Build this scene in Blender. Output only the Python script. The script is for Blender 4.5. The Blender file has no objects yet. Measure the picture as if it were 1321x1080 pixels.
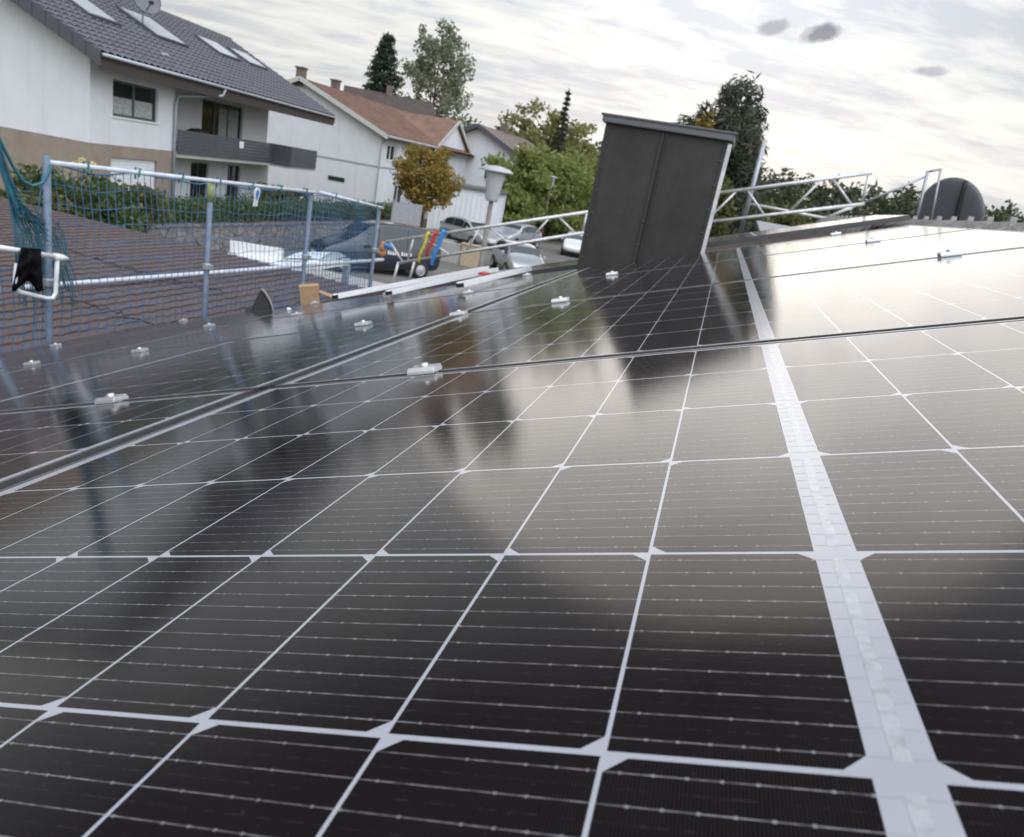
import bpy, bmesh, math, random
import numpy as np
from mathutils import Vector, Matrix
R_=math.radians; random.seed(7); RNG=np.random.default_rng(11)
sc=bpy.context.scene; COL=sc.collection

# ------------------------------------------------------------------ camera / world / light
CAMZ=4.2; S=R_(18.5)
RM=np.array([[0.942598001421413,0.30252474007721497,-0.14137817850563567],[-0.06332141092944539,-0.25376536392939825,-0.9651909339543572],[-0.32787102133958435,0.918739311073056,-0.22004243148707534]])
CP=np.array([0.057395225120770436,-0.24530922057926388,0.19132998414766367])
F,CX,CY=970.265,618.94,545.09
W=np.array([[math.cos(S),0,-math.sin(S)],[0,1,0],[math.sin(S),0,math.cos(S)]])   # roof frame (a up-slope, b along ridge, n out) -> world
O=np.array([0,0,CAMZ])
def ray(x,y):
    d=W@(RM.T@np.array([(x-CX)/F,(y-CY)/F,1.])); return d/np.linalg.norm(d)
def atY(x,y,Y): d=ray(x,y); return Vector(O+d*Y/d[1])
def atX(x,y,X): d=ray(x,y); return Vector(O+d*X/d[0])
def atZ(x,y,Z): d=ray(x,y); return Vector(O+d*(Z-CAMZ)/d[2])
def atD(x,y,D): d=ray(x,y); return Vector(O+d*D/math.hypot(d[0],d[1]))
def w(a,b,n=0): return Vector(W@(np.array([a,b,n])-CP)+O)
def ab(x,y,n=0):
    d=W.T@ray(x,y); t=(n-CP[2])/d[2]; return CP+t*d
cd=bpy.data.cameras.new('camera'); cam=bpy.data.objects.new('camera',cd); COL.objects.link(cam); sc.camera=cam
right,up,back=[W@(RM.T@np.array(v,float)) for v in ((1,0,0),(0,-1,0),(0,0,-1))]
m=Matrix.Identity(4)
for i in range(3):
    m[i][0],m[i][1],m[i][2]=right[i],up[i],back[i]
m[2][3]=CAMZ; cam.matrix_world=m
cd.sensor_width=36; cd.lens=F/1321*36; cd.shift_x=(660.5-CX)/1321; cd.shift_y=(CY-540)/1321
cd.clip_start=.01; cd.clip_end=3000
cd.dof.use_dof=True; cd.dof.focus_distance=.72; cd.dof.aperture_fstop=15

SUN_AZ,SUN_EL=R_(-2),R_(4)
sdir=Vector((math.sin(SUN_AZ)*math.cos(SUN_EL),math.cos(SUN_AZ)*math.cos(SUN_EL),math.sin(SUN_EL)))
ld=bpy.data.lights.new('sun','SUN'); ld.energy=.5; ld.angle=R_(50); ld.color=(1,.90,.79)
so=bpy.data.objects.new('sun',ld); COL.objects.link(so); so.rotation_euler=sdir.to_track_quat('Z','Y').to_euler(); so.location=(0,0,30)

class NT:
    def __init__(s,t): s.t=t; s.n=t.nodes; s.l=t.links
    def new(s,ty,**k):
        n=s.n.new(ty)
        for a,b in k.items(): setattr(n,a,b)
        return n
    def put(s,sock,v):
        if isinstance(v,bpy.types.NodeSocket): s.l.new(v,sock)
        elif isinstance(v,(tuple,list)) and len(v)==3 and sock.type=='RGBA': sock.default_value=(*v,1)
        else: sock.default_value=v
    def m(s,op,a,b=None,c=None,clamp=False):
        n=s.new('ShaderNodeMath',operation=op); n.use_clamp=clamp; s.put(n.inputs[0],a)
        if b is not None: s.put(n.inputs[1],b)
        if c is not None: s.put(n.inputs[2],c)
        return n.outputs[0]
    def v(s,op,a,b=None):
        n=s.new('ShaderNodeVectorMath',operation=op); s.put(n.inputs[0],a)
        if b is not None: s.put(n.inputs[1],b)
        return n
    def mix(s,f,a,b,mode='MIX'):
        n=s.new('ShaderNodeMix',data_type='RGBA',blend_type=mode); s.put(n.inputs[0],f); s.put(n.inputs[6],a); s.put(n.inputs[7],b); return n.outputs[2]
    def ramp(s,f,*st):
        n=s.new('ShaderNodeValToRGB'); r=n.color_ramp
        while len(r.elements)<len(st): r.elements.new(.5)
        for e,(p,c) in zip(r.elements,st): e.position=p; e.color=(*c,1) if isinstance(c,tuple) else (c,c,c,1)
        s.put(n.inputs[0],f); return n.outputs[0]
    def noise(s,vec,scale,detail=3,rough=.55,dist=0):
        n=s.new('ShaderNodeTexNoise'); n.inputs['Scale'].default_value=scale; n.inputs['Detail'].default_value=detail; n.inputs['Roughness'].default_value=rough; n.inputs['Distortion'].default_value=dist
        if vec is not None: s.put(n.inputs['Vector'],vec)
        return n.outputs['Fac']
    def sep(s,v): n=s.new('ShaderNodeSeparateXYZ'); s.put(n.inputs[0],v); return n.outputs
    def comb(s,x,y,z): n=s.new('ShaderNodeCombineXYZ'); s.put(n.inputs[0],x); s.put(n.inputs[1],y); s.put(n.inputs[2],z); return n.outputs[0]

wd=bpy.data.worlds.new('World'); sc.world=wd; wd.use_nodes=True
g=NT(wd.node_tree); g.n.clear()
sky=g.new('ShaderNodeTexSky',sky_type='NISHITA'); sky.sun_disc=False; sky.sun_elevation=SUN_EL; sky.sun_rotation=SUN_AZ; sky.dust_density=2
tc=g.new('ShaderNodeTexCoord').outputs['Generated']
x,y,z=g.sep(g.v('NORMALIZE',tc).outputs[0])
zz=g.m('ADD',g.m('MAXIMUM',z,0),.10)
px,py=g.m('DIVIDE',x,zz),g.m('DIVIDE',y,zz)                     # cloud deck overhead
ca,sa=math.cos(.5),math.sin(.5)
qx=g.m('ADD',g.m('MULTIPLY',px,ca),g.m('MULTIPLY',py,sa)); qy=g.m('SUBTRACT',g.m('MULTIPLY',py,ca),g.m('MULTIPLY',px,sa))
cv=g.comb(g.m('MULTIPLY',qx,.60),g.m('MULTIPLY',qy,1.0),0)
n1=g.noise(cv,.75,6,.58,.5); n2=g.noise(g.comb(qx,g.m('MULTIPLY',qy,1.7),3),2.3,5,.62,.3)
cl=g.m('ADD',g.m('MULTIPLY',n1,.58),g.m('MULTIPLY',n2,.42))
den=g.ramp(cl,(.43,0.),(.50,.55),(.575,1.))
sd=g.v('DOT_PRODUCT',g.v('NORMALIZE',tc).outputs[0],tuple(Vector((-.045,.94,.30)).normalized())).outputs['Value']
sg=g.m('MAXIMUM',sd,0.); glow1=g.m('POWER',sg,60.); glow2=g.m('POWER',sg,7.)
base=g.mix(den,(.62,.66,.74),(1.02,1.02,.985))
warm=g.mix(g.m('MULTIPLY',g.m('SUBTRACT',1.,g.m('MULTIPLY',g.m('MAXIMUM',z,0),3.2),clamp=True),.30),base,(1.0,.98,.90))
f=g.m('ADD',g.m('ADD',.70,g.m('MULTIPLY',glow1,.24)),g.m('MULTIPLY',glow2,.26))
f=g.m('MULTIPLY',f,g.ramp(g.m('SUBTRACT',z,g.m('MULTIPLY',g.m('ADD',x,.25),.30)),(.29,1.),(.48,.12)))                       # thicker deck higher up ahead
hi=g.m('MAXIMUM',g.m('SUBTRACT',g.m('SUBTRACT',g.m('ADD',g.m('MULTIPLY',z,.86),g.m('MULTIPLY',x,.36)),g.m('MULTIPLY',y,.36)),.34),0.)   # added brightness in the unseen sky overhead and behind, to light the walls
f=g.m('ADD',f,g.m('MULTIPLY',hi,4.0))
warm=g.mix(g.m('MULTIPLY',hi,1.4,clamp=True),warm,(.90,.95,1.04))
cc=g.v('SCALE',warm); g.put(cc.inputs['Scale'],f); cloud=cc.outputs[0]
# a few small grey scraps of cloud under the bright deck
for (X,Y,rx,rz,st) in ((1058,44,.021,.011,.85),(996,36,.019,.009,.55),(1204,92,.022,.006,.5)):
    d=ray(X,Y); hx=Vector((d[1],-d[0],0)).normalized(); vz=Vector(d).cross(hx)*-1
    nn=g.noise(tc,46,3,.6); wob=g.m('MULTIPLY',g.m('SUBTRACT',nn,.5),2.4)
    du=g.m('DIVIDE',g.v('DOT_PRODUCT',tc,tuple(hx)).outputs['Value'],rx); du=g.m('SUBTRACT',du,Vector(d).dot(hx)/rx)
    dv=g.m('SUBTRACT',g.m('DIVIDE',g.v('DOT_PRODUCT',tc,tuple(vz)).outputs['Value'],rz),Vector(d).dot(vz)/rz)
    dv=g.m('ADD',dv,g.m('MULTIPLY',du,-.35))
    rr=g.m('ADD',g.m('ADD',g.m('MULTIPLY',du,du),g.m('MULTIPLY',dv,dv)),wob)
    mk=g.m('MULTIPLY',g.ramp(rr,(.15,1.),(1.6,0.)),st)
    cloud=g.mix(mk,cloud,(.19,.215,.29))
s1=g.v('SCALE',sky.outputs[0]); s1.inputs['Scale'].default_value=.08
tot=g.mix(.97,s1.outputs[0],cloud)
bg=g.new('ShaderNodeBackground'); g.put(bg.inputs[0],tot); bg.inputs[1].default_value=1.0
g.l.new(bg.outputs[0],g.new('ShaderNodeOutputWorld').inputs[0])
vs=sc.view_settings; vs.view_transform='Standard'; vs.look='None'; vs.gamma=1; vs.exposure=0.18; vs.use_curve_mapping=False
sc.render.engine='CYCLES'; sc.cycles.max_bounces=6; sc.cycles.glossy_bounces=3; sc.cycles.transparent_max_bounces=8; sc.cycles.caustics_reflective=False; sc.cycles.caustics_refractive=False

# ------------------------------------------------------------------ materials
MATS={}
def mat(name,col,rough=.7,metal=0,var=.12,scale=6,bump=0,bscale=60,spec=.5,fn=None,coat=0,trans=0):
    if name in MATS: return MATS[name]
    M=bpy.data.materials.new(name); M.use_nodes=True; t=NT(M.node_tree); b=t.n['Principled BSDF']
    oc=t.new('ShaderNodeTexCoord').outputs['Object']
    c=col
    if var:
        nf=t.noise(oc,scale,5,.6)
        c=t.mix(t.ramp(nf,(.3,0.),(.7,1.)),tuple(v*(1-var) for v in col),tuple(min(1,v*(1+var)) for v in col))
    if fn: c=fn(t,oc,c,b)
    t.put(b.inputs['Base Color'],c); b.inputs['Roughness'].default_value=rough; b.inputs['Metallic'].default_value=metal
    b.inputs['Specular IOR Level'].default_value=spec
    if coat: b.inputs['Coat Weight'].default_value=coat; b.inputs['Coat Roughness'].default_value=.06
    if trans: b.inputs['Transmission Weight'].default_value=trans
    if bump:
        bn=t.new('ShaderNodeBump'); bn.inputs['Strength'].default_value=bump; bn.inputs['Distance'].default_value=.02
        t.put(bn.inputs['Height'],t.noise(oc,bscale,4,.6)); t.l.new(bn.outputs[0],b.inputs['Normal'])
    MATS[name]=M; return M
PANEL_ROUGH=.085
def cells(t,oc,c,b):
    x,y,z=t.sep(oc)
    # busbars run along local x; 11 across each 184 mm row
    row=t.m('FRACT',t.m('DIVIDE',t.m('ADD',y,1.84-.092*0),.184))
    u=t.m('SUBTRACT',t.m('MULTIPLY',row,11.2),.1); fr=t.m('FRACT',u); d=t.m('ABSOLUTE',t.m('SUBTRACT',fr,.5))
    line=t.m('LESS_THAN',d,.030)
    core=t.m('LESS_THAN',d,.016)
    # soldered pads along each wire
    k=t.m('FLOOR',t.m('DIVIDE',y,.0165)); sh=t.m('FRACT',t.m('MULTIPLY',k,.37))
    xu=t.m('ADD',t.m('DIVIDE',x,.0119),sh); xf=t.m('ABSOLUTE',t.m('SUBTRACT',t.m('FRACT',xu),.5))
    rnd=t.noise(t.comb(t.m('FLOOR',xu),k,0),3.7,0)
    pad=t.m('MULTIPLY',t.m('LESS_THAN',xf,.055),t.m('LESS_THAN',d,.050)); pad=t.m('MULTIPLY',pad,t.m('GREATER_THAN',rnd,.47))
    wn=t.noise(t.v('MULTIPLY',oc,(160,60,1)).outputs[0],1.,2)
    fing=t.m('ABSOLUTE',t.m('SUBTRACT',t.m('FRACT',t.m('DIVIDE',x,.00135)),.5)); fing=t.m('MULTIPLY',t.m('LESS_THAN',fing,.12),.6)
    c=t.mix(fing,c,(.025,.021,.022))
    lc=t.mix(t.ramp(wn,(.35,0.),(.65,1.)),(.10,.10,.105),(.36,.36,.38))
    d2=t.m('ABSOLUTE',t.m('SUBTRACT',t.m('FRACT',t.m('ADD',u,.5)),.5)); sec=t.m('MULTIPLY',t.m('LESS_THAN',d2,.022),t.ramp(wn,(.45,0.),(.65,.22)))
    c=t.mix(sec,c,(.12,.11,.11))
    c=t.mix(line,c,(.05,.05,.053)); c=t.mix(core,c,lc); c=t.mix(t.m('MULTIPLY',pad,.75),c,(.34,.34,.36))
    du=t.ramp(t.noise(t.v('MULTIPLY',oc,(2.2,1,1)).outputs[0],3.2,6,.68,.6),(.42,0.),(.75,1.)); sp_=t.ramp(t.noise(oc,210,2,.5),(.70,0.),(.76,1.))
    wn2=t.new('ShaderNodeObjectInfo').outputs['Random']
    cc_=t.noise(t.comb(t.m('FLOOR',t.m('DIVIDE',x,.0925)),t.m('FLOOR',t.m('DIVIDE',y,.184)),wn2),1.7,0)
    c=t.mix(t.m('MULTIPLY',cc_,.5),c,(.012,.009,.012))
    c=t.mix(t.m('ADD',t.m('MULTIPLY',du,.022),t.m('MULTIPLY',sp_,.06)),c,(.22,.20,.18))
    bn=t.new('ShaderNodeBump'); bn.inputs['Strength'].default_value=.03; bn.inputs['Distance'].default_value=.001
    t.put(bn.inputs['Height'],t.noise(oc,900,2)); t.l.new(bn.outputs[0],b.inputs['Normal']); b.inputs['IOR'].default_value=1.38
    dust=t.noise(oc,5,5,.65); b.inputs['Roughness'].default_value=PANEL_ROUGH
    t.put(b.inputs['Roughness'],t.m('ADD',t.m('ADD',PANEL_ROUGH-.03,t.m('MULTIPLY',dust,.05)),t.m('MULTIPLY',du,.03)))
    return c
M_cell=mat('solar_cell',(.0082,.0066,.0078),PANEL_ROUGH,var=.25,scale=9,fn=cells,spec=.5)
def cellr(M):
    for l in list(M.node_tree.links):
        if l.to_socket.name=='Roughness' and l.to_node.type=='BSDF_PRINCIPLED': return
cellr(M_cell)
M_sheet=mat('white_backsheet',(.44,.455,.50),.14,var=.04,scale=20)
M_ribbon=mat('solder_ribbon',(.465,.475,.51),.14,var=.25,scale=90)
M_pframe=mat('black_anodised_frame',(.08,.08,.086),.25,var=.1,scale=30,spec=.9)
M_alu=mat('bare_aluminium',(.72,.73,.75),.36,metal=.75,var=.1,scale=25)
M_alud=mat('dull_scaffold_aluminium',(.66,.66,.66),.5,metal=.45,var=.2,scale=14)
M_galv=mat('galvanised_steel',(.40,.43,.47),.5,metal=.5,var=.2,scale=18)
M_post=mat('blue_grey_post',(.15,.20,.275),.6,metal=.2,var=.25,scale=16)
M_white=mat('white_paint',(.78,.79,.80),.5,var=.06)
M_rail=mat('bluish_white_rail',(.58,.63,.69),.45,var=.15,scale=12)
M_black=mat('black_rubber',(.02,.02,.021),.6,var=.2)
M_cloth=mat('black_fabric',(.008,.008,.009),.95,var=.4,scale=40,bump=.6,bscale=90,spec=.1)
M_net=mat('blue_net_cord',(.055,.15,.28),.7,var=.25,scale=3)
M_netg=mat('teal_net_cord',(.035,.16,.22),.7,var=.3,scale=5)
M_tile=mat('dark_brown_tile',(.085,.062,.055),.6,var=.3,scale=3,bump=.3,bscale=120)
def lowtile(t,oc,c,b):
    n=t.noise(oc,.8,4,.7); n2=t.noise(t.v('MULTIPLY',oc,(3.,3.3,3)).outputs[0],1.5,1)
    c=t.mix(t.ramp(n,(.38,0.),(.62,.55)),c,(.135,.098,.088)); return t.mix(t.ramp(n2,(.45,0.),(.6,.6)),c,(.115,.09,.092))
M_low=mat('weathered_brown_tile',(.100,.084,.086),.75,var=.25,scale=9,fn=lowtile,bump=.3,bscale=150)
M_lowe=mat('orange_brown_tile_edge',(.125,.086,.076),.8,var=.35,scale=5,bump=.3,bscale=90)
M_ridge=mat('grey_ridge_tile',(.27,.255,.245),.6,var=.25,scale=10,bump=.3)
def cladf(t,oc,c,b):
    st=t.noise(t.v('MULTIPLY',oc,(14,14,.9)).outputs[0],1.,5,.65); c=t.mix(t.ramp(st,(.50,0.),(.78,.45)),c,(.075,.068,.062))
    t.put(b.inputs['Roughness'],t.m('ADD',.38,t.m('MULTIPLY',t.noise(oc,5,4,.6),.3))); return c
M_clad=mat('dark_brown_cladding',(.043,.038,.0355),.5,var=.2,scale=6,bump=.12,bscale=7,spec=.4,fn=cladf)
M_cap=mat('grey_sheet_cap',(.16,.165,.175),.45,metal=.4,var=.1)
M_slate=mat('anthracite_roof_tile',(.105,.105,.125),.6,var=.18,scale=4,bump=.2)
def wallf(t,oc,c,b): return t.mix(t.ramp(t.noise(t.v('MULTIPLY',oc,(1.6,1.6,.22)).outputs[0],1.1,6,.7),(.5,0.),(.85,.5)),c,(.52,.52,.52))
M_render=mat('white_render',(.70,.715,.75),.9,var=.04,scale=1.3,bump=.2,bscale=70,fn=wallf)
def stain(t,oc,c,b): return t.mix(t.ramp(t.noise(t.v('MULTIPLY',oc,(1,1,.25)).outputs[0],1.2,5,.7),(.45,0.),(.8,.5)),c,(.20,.16,.13))
M_tan=mat('tan_base_render',(.30,.245,.20),.9,var=.12,scale=2,bump=.2,fn=stain)
M_anth=mat('anthracite_metal',(.075,.08,.095),.5,var=.12)
M_glass=mat('dark_window_glass',(.02,.024,.024),.06,var=.3,scale=1.2,spec=.6)
M_curt=mat('net_curtain',(.34,.37,.36),.9,var=.3,scale=9)
M_rust=mat('rust_red_roof_tile',(.19,.112,.082),.75,var=.3,scale=1.1,bump=.3)
M_brown=mat('brown_grey_roof_tile',(.15,.12,.10),.75,var=.25,scale=1.5)
M_shut=mat('white_shutter',(.74,.76,.80),.55,var=.04)
M_hedge=None
def leafmat(name,c1,c2,c3=None,tr=.25):
    if name in MATS: return MATS[name]
    M=bpy.data.materials.new(name); M.use_nodes=True; t=NT(M.node_tree); b=t.n['Principled BSDF']
    gi=t.new('ShaderNodeNewGeometry').outputs['Random Per Island']
    st=[(0.,c1),(.7,c2)]+([(1.,c3)] if c3 else [])
    c=t.ramp(gi,*st); oc=t.new('ShaderNodeTexCoord').outputs['Object']
    nn=t.noise(oc,.9,2); c=t.mix(t.ramp(nn,(.35,0.),(.65,.55)),c,c1)
    t.put(b.inputs['Base Color'],c); b.inputs['Roughness'].default_value=.6; b.inputs['Specular IOR Level'].default_value=.25
    tl=t.new('ShaderNodeBsdfTranslucent'); t.put(tl.inputs[0],c); mx=t.new('ShaderNodeMixShader'); mx.inputs[0].default_value=tr
    o=t.n['Material Output']; t.l.new(b.outputs[0],mx.inputs[1]); t.l.new(tl.outputs[0],mx.inputs[2]); t.l.new(mx.outputs[0],o.inputs[0])
    MATS[name]=M; return M
L_green=leafmat('hedge_leaf',(.045,.08,.03),(.095,.14,.05),(.16,.17,.07))
L_mid=leafmat('fresh_green_leaf',(.19,.23,.07),(.32,.36,.12),(.46,.46,.18),.5)
L_gold=leafmat('autumn_leaf',(.20,.17,.05),(.40,.27,.06),(.50,.30,.07),.4)
L_birch=leafmat('birch_leaf',(.20,.22,.15),(.30,.32,.21),(.38,.38,.27),.45)
L_dark=leafmat('conifer_needle',(.03,.05,.035),(.055,.08,.05),None,.2)
L_airy=leafmat('airy_yellow_leaf',(.20,.20,.08),(.30,.30,.12),(.40,.36,.14),.45)
L_pine=leafmat('pine_needle',(.07,.08,.06),(.11,.12,.085),None,.25)
L_olive=leafmat('olive_leaf',(.08,.09,.035),(.15,.155,.06),(.22,.18,.07),.3)
M_bark=mat('bark',(.085,.065,.05),.9,var=.35,scale=8,bump=.6,bscale=20)
M_asph=mat('asphalt_grey',(.15,.14,.13),.9,var=.2,scale=.5,bump=.2,bscale=40)
M_conc=mat('pale_concrete',(.40,.39,.37),.9,var=.12,scale=.8,bump=.2,bscale=30)
def grassf(t,oc,c,b): return t.mix(t.ramp(t.noise(oc,.05,5,.7),(.4,0.),(.65,1.)),c,(.12,.11,.05))
M_grass=mat('grass',(.07,.095,.035),.9,var=.3,scale=1.5,fn=grassf)
def stonef(t,oc,c,b):
    v=t.new('ShaderNodeTexVoronoi'); v.inputs['Scale'].default_value=2.4; t.put(v.inputs['Vector'],t.v('MULTIPLY',oc,(1,1,1.8)).outputs[0])
    v2=t.new('ShaderNodeTexVoronoi',feature='DISTANCE_TO_EDGE'); v2.inputs['Scale'].default_value=2.4; t.put(v2.inputs['Vector'],t.v('MULTIPLY',oc,(1,1,1.8)).outputs[0])
    c=t.mix(t.m('MULTIPLY',t.sep(v.outputs['Color'])[0],.6),c,(.30,.28,.26)); return t.mix(t.m('LESS_THAN',v2.outputs[0],.035),c,(.07,.065,.06))
M_stone=mat('grey_rubble_stone',(.17,.165,.165),.9,var=.25,scale=3,fn=stonef,bump=.4,bscale=12)
M_card=mat('brown_cardboard',(.42,.27,.155),.85,var=.12,scale=20)
M_vent=mat('grey_plastic',(.04,.04,.043),.5,var=.1)
M_dish=mat('anthracite_dish',(.135,.145,.17),.5,var=.08)
M_lamp=mat('white_lamp_plastic',(.50,.51,.535),.4,var=.05)
M_carblack=mat('black_car_paint',(.010,.014,.030),.25,var=.1,coat=1)
M_carsilver=mat('silver_car_paint',(.50,.53,.57),.3,metal=.5,var=.05,coat=.8)
M_carwhite=mat('white_car_paint',(.72,.74,.76),.3,var=.03,coat=.8)
M_carglass=mat('car_glass',(.03,.045,.05),.05,var=.1,spec=.7)
M_tyre=mat('tyre_rubber',(.018,.018,.018),.8,var=.2)
M_rim=mat('alloy_rim',(.5,.51,.53),.35,metal=.7,var=.1)
M_lens=mat('headlamp_lens',(.8,.82,.85),.1,var=.05)
M_tail=mat('red_lens',(.35,.02,.015),.2,var=.05)
M_yel=mat('yellow_webbing',(.62,.50,.04),.8,var=.2,scale=30)
M_red=mat('red_webbing',(.50,.045,.04),.8,var=.2,scale=30)
M_blu=mat('blue_webbing',(.04,.24,.62),.8,var=.2,scale=30)
M_org=mat('orange_glove',(.55,.27,.12),.8,var=.2,scale=30)
M_poly=mat('frosted_polycarbonate',(.55,.66,.74),.2,var=.1,scale=2)
M_brick=mat('red_brick',(.20,.075,.055),.9,var=.3,scale=20)

# ------------------------------------------------------------------ mesh + object helpers
class MB:
    def __init__(s): s.v=[]; s.f=[]; s.mi=[]
    def poly(s,pts,mi=0):
        k=len(s.v); s.v+= [tuple(p) for p in pts]; s.f.append(tuple(range(k,k+len(pts)))); s.mi.append(mi); return s
    def box(s,x0,x1,y0,y1,z0,z1,mi=0,M=None):
        P=[Vector((x,y,z)) for z in (z0,z1) for y in (y0,y1) for x in (x0,x1)]
        if M is not None: P=[M@p for p in P]
        k=len(s.v); s.v+=[tuple(p) for p in P]
        for f in ((0,2,3,1),(4,5,7,6),(0,1,5,4),(2,6,7,3),(0,4,6,2),(1,3,7,5)): s.f.append(tuple(k+i for i in f)); s.mi.append(mi)
        return s
    def bar(s,p,q,wd,ht,upv=(0,0,1),mi=0):
        p,q=Vector(p),Vector(q); d=(q-p); L=d.length; d.normalize(); u=Vector(upv); sd_=d.cross(u).normalized(); u=sd_.cross(d)
        k=len(s.v)
        for c in (p,q):
            for a,b in ((-1,-1),(1,-1),(1,1),(-1,1)): s.v.append(tuple(c+sd_*a*wd/2+u*b*ht/2))
        for f in ((0,1,2,3),(7,6,5,4),(0,4,5,1),(1,5,6,2),(2,6,7,3),(3,7,4,0)): s.f.append(tuple(k+i for i in f)); s.mi.append(mi)
        return s
    def tube(s,pts,r,n=8,cap=True,mi=0):
        pts=[Vector(p) for p in pts]; rs=r if isinstance(r,(list,tuple)) else [r]*len(pts); k=len(s.v); ref=None
        for i,p in enumerate(pts):
            d=(pts[min(i+1,len(pts)-1)]-pts[max(i-1,0)]).normalized()
            if ref is None: ref=Vector((0,0,1)) if abs(d.z)<.9 else Vector((1,0,0))
            a=d.cross(ref).normalized(); b=a.cross(d)
            for j in range(n):
                t=2*math.pi*j/n; s.v.append(tuple(p+(a*math.cos(t)+b*math.sin(t))*rs[i]))
        for i in range(len(pts)-1):
            for j in range(n): s.f.append((k+i*n+j,k+i*n+(j+1)%n,k+(i+1)*n+(j+1)%n,k+(i+1)*n+j)); s.mi.append(mi)
        if cap:
            s.f.append(tuple(k+j for j in range(n))[::-1]); s.mi.append(mi)
            e=k+(len(pts)-1)*n; s.f.append(tuple(e+j for j in range(n))); s.mi.append(mi)
        return s
    def lathe(s,prof,n=20,c=(0,0,0),M=None,mi=0):
        k=len(s.v); c=Vector(c)
        for (r,z) in prof:
            for j in range(n):
                t=2*math.pi*j/n; p=Vector((r*math.cos(t),r*math.sin(t),z)); p=M@p if M is not None else p; s.v.append(tuple(p+c))
        for i in range(len(prof)-1):
            for j in range(n): s.f.append((k+i*n+j,k+i*n+(j+1)%n,k+(i+1)*n+(j+1)%n,k+(i+1)*n+j)); s.mi.append(mi)
        return s
    def prism(s,poly,ax,t0,t1,mi=0):          # poly in the two other axes
        k=len(s.v); n=len(poly)
        for t in (t0,t1):
            for (a,b) in poly:
                p=[a,b]; p.insert(ax,t); s.v.append(tuple(p))
        s.f.append(tuple(range(k,k+n))); s.mi.append(mi); s.f.append(tuple(range(k+n,k+2*n))[::-1]); s.mi.append(mi)
        for i in range(n): s.f.append((k+i,k+(i+1)%n,k+n+(i+1)%n,k+n+i)); s.mi.append(mi)
        return s
def mesh(name,mb,mats,smooth=False,bevel=0):
    me=bpy.data.meshes.new(name); me.from_pydata(mb.v,[],mb.f)
    for M in (mats if isinstance(mats,(list,tuple)) else [mats]): me.materials.append(M)
    if any(mb.mi): me.polygons.foreach_set('material_index',mb.mi)
    if bevel or True:
        bm=bmesh.new(); bm.from_mesh(me); bmesh.ops.recalc_face_normals(bm,faces=bm.faces)
        if bevel: bmesh.ops.bevel(bm,geom=[e for e in bm.edges if len(e.link_faces)==2 and e.calc_face_angle(0)>.6],offset=bevel,segments=2,affect='EDGES',clamp_overlap=True)
        bm.to_mesh(me); bm.free()
    if smooth: me.polygons.foreach_set('use_smooth',[True]*len(me.polygons))
    return me
def obj(name,mb,mats,parent=None,smooth=False,bevel=0):
    me=mb if isinstance(mb,bpy.types.Mesh) else mesh(name,mb,mats,smooth,bevel)
    o=bpy.data.objects.new(name,me); COL.objects.link(o)
    if parent is not None:
        o.parent=parent
        if parent.get('_w'): o.matrix_parent_inverse=Matrix.Translation(-Vector(parent.location))
    return o
def tag(o,label,cat,group=None):
    o['label']=label; o['category']=cat
    if group: o['group']=group
    return o
def thing(name,label,cat,loc=(0,0,0),group=None,world=False,rot=None):
    o=bpy.data.objects.new(name,None); COL.objects.link(o); o.location=loc; o.empty_display_size=.1
    if rot is not None: o.rotation_euler=rot
    if world: o['_w']=1                          # parts are given in world coordinates
    return tag(o,label,cat,group)
def struct(name,mb,mats,smooth=False):
    o=obj(name,mb,mats,None,smooth); o['kind']='structure'; return o
def dup(root,loc,label,rot=None,group=None):
    r=root.copy(); COL.objects.link(r); r.location=loc; r['label']=label
    if rot is not None: r.rotation_euler=rot
    if group: r['group']=group
    for ch in list(root.children):
        c=ch.copy(); COL.objects.link(c); c.parent=r
        for gch in list(ch.children): d=gch.copy(); COL.objects.link(d); d.parent=c
    return r
def tilesheet(org,u,v,U,V,tw=.30,th=.34,amp=.022,step=.022,nx=6,mbx=None):
    """rows of pantiles: u across, v up the slope"""
    u,v=Vector(u).normalized(),Vector(v).normalized(); n=u.cross(v); org=Vector(org); mb=mbx or MB(); k=len(mb.v)
    cu=int(U/tw*nx)+1; rows=int(math.ceil(V/th)); cnt=0
    for r in range(rows):
        for (e,hh) in ((0,step),(1,0)):
            vv=min((r+e)*th,V); off=(random.random()-.5)*.004
            for i in range(cu):
                uu=min(i*tw/nx,U); ph=(i%nx)/nx
                h=amp*(math.sin(2*math.pi*ph)*.6+.4*math.sin(4*math.pi*ph+.6))+hh+off
                mb.v.append(tuple(org+u*uu+v*vv+n*h))
        cnt+=1
    for r in range(rows*2-1):
        for i in range(cu-1):
            a=k+r*cu+i; mb.f.append((a,a+1,a+cu+1,a+cu)); mb.mi.append(r%2)
    return mb
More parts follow.
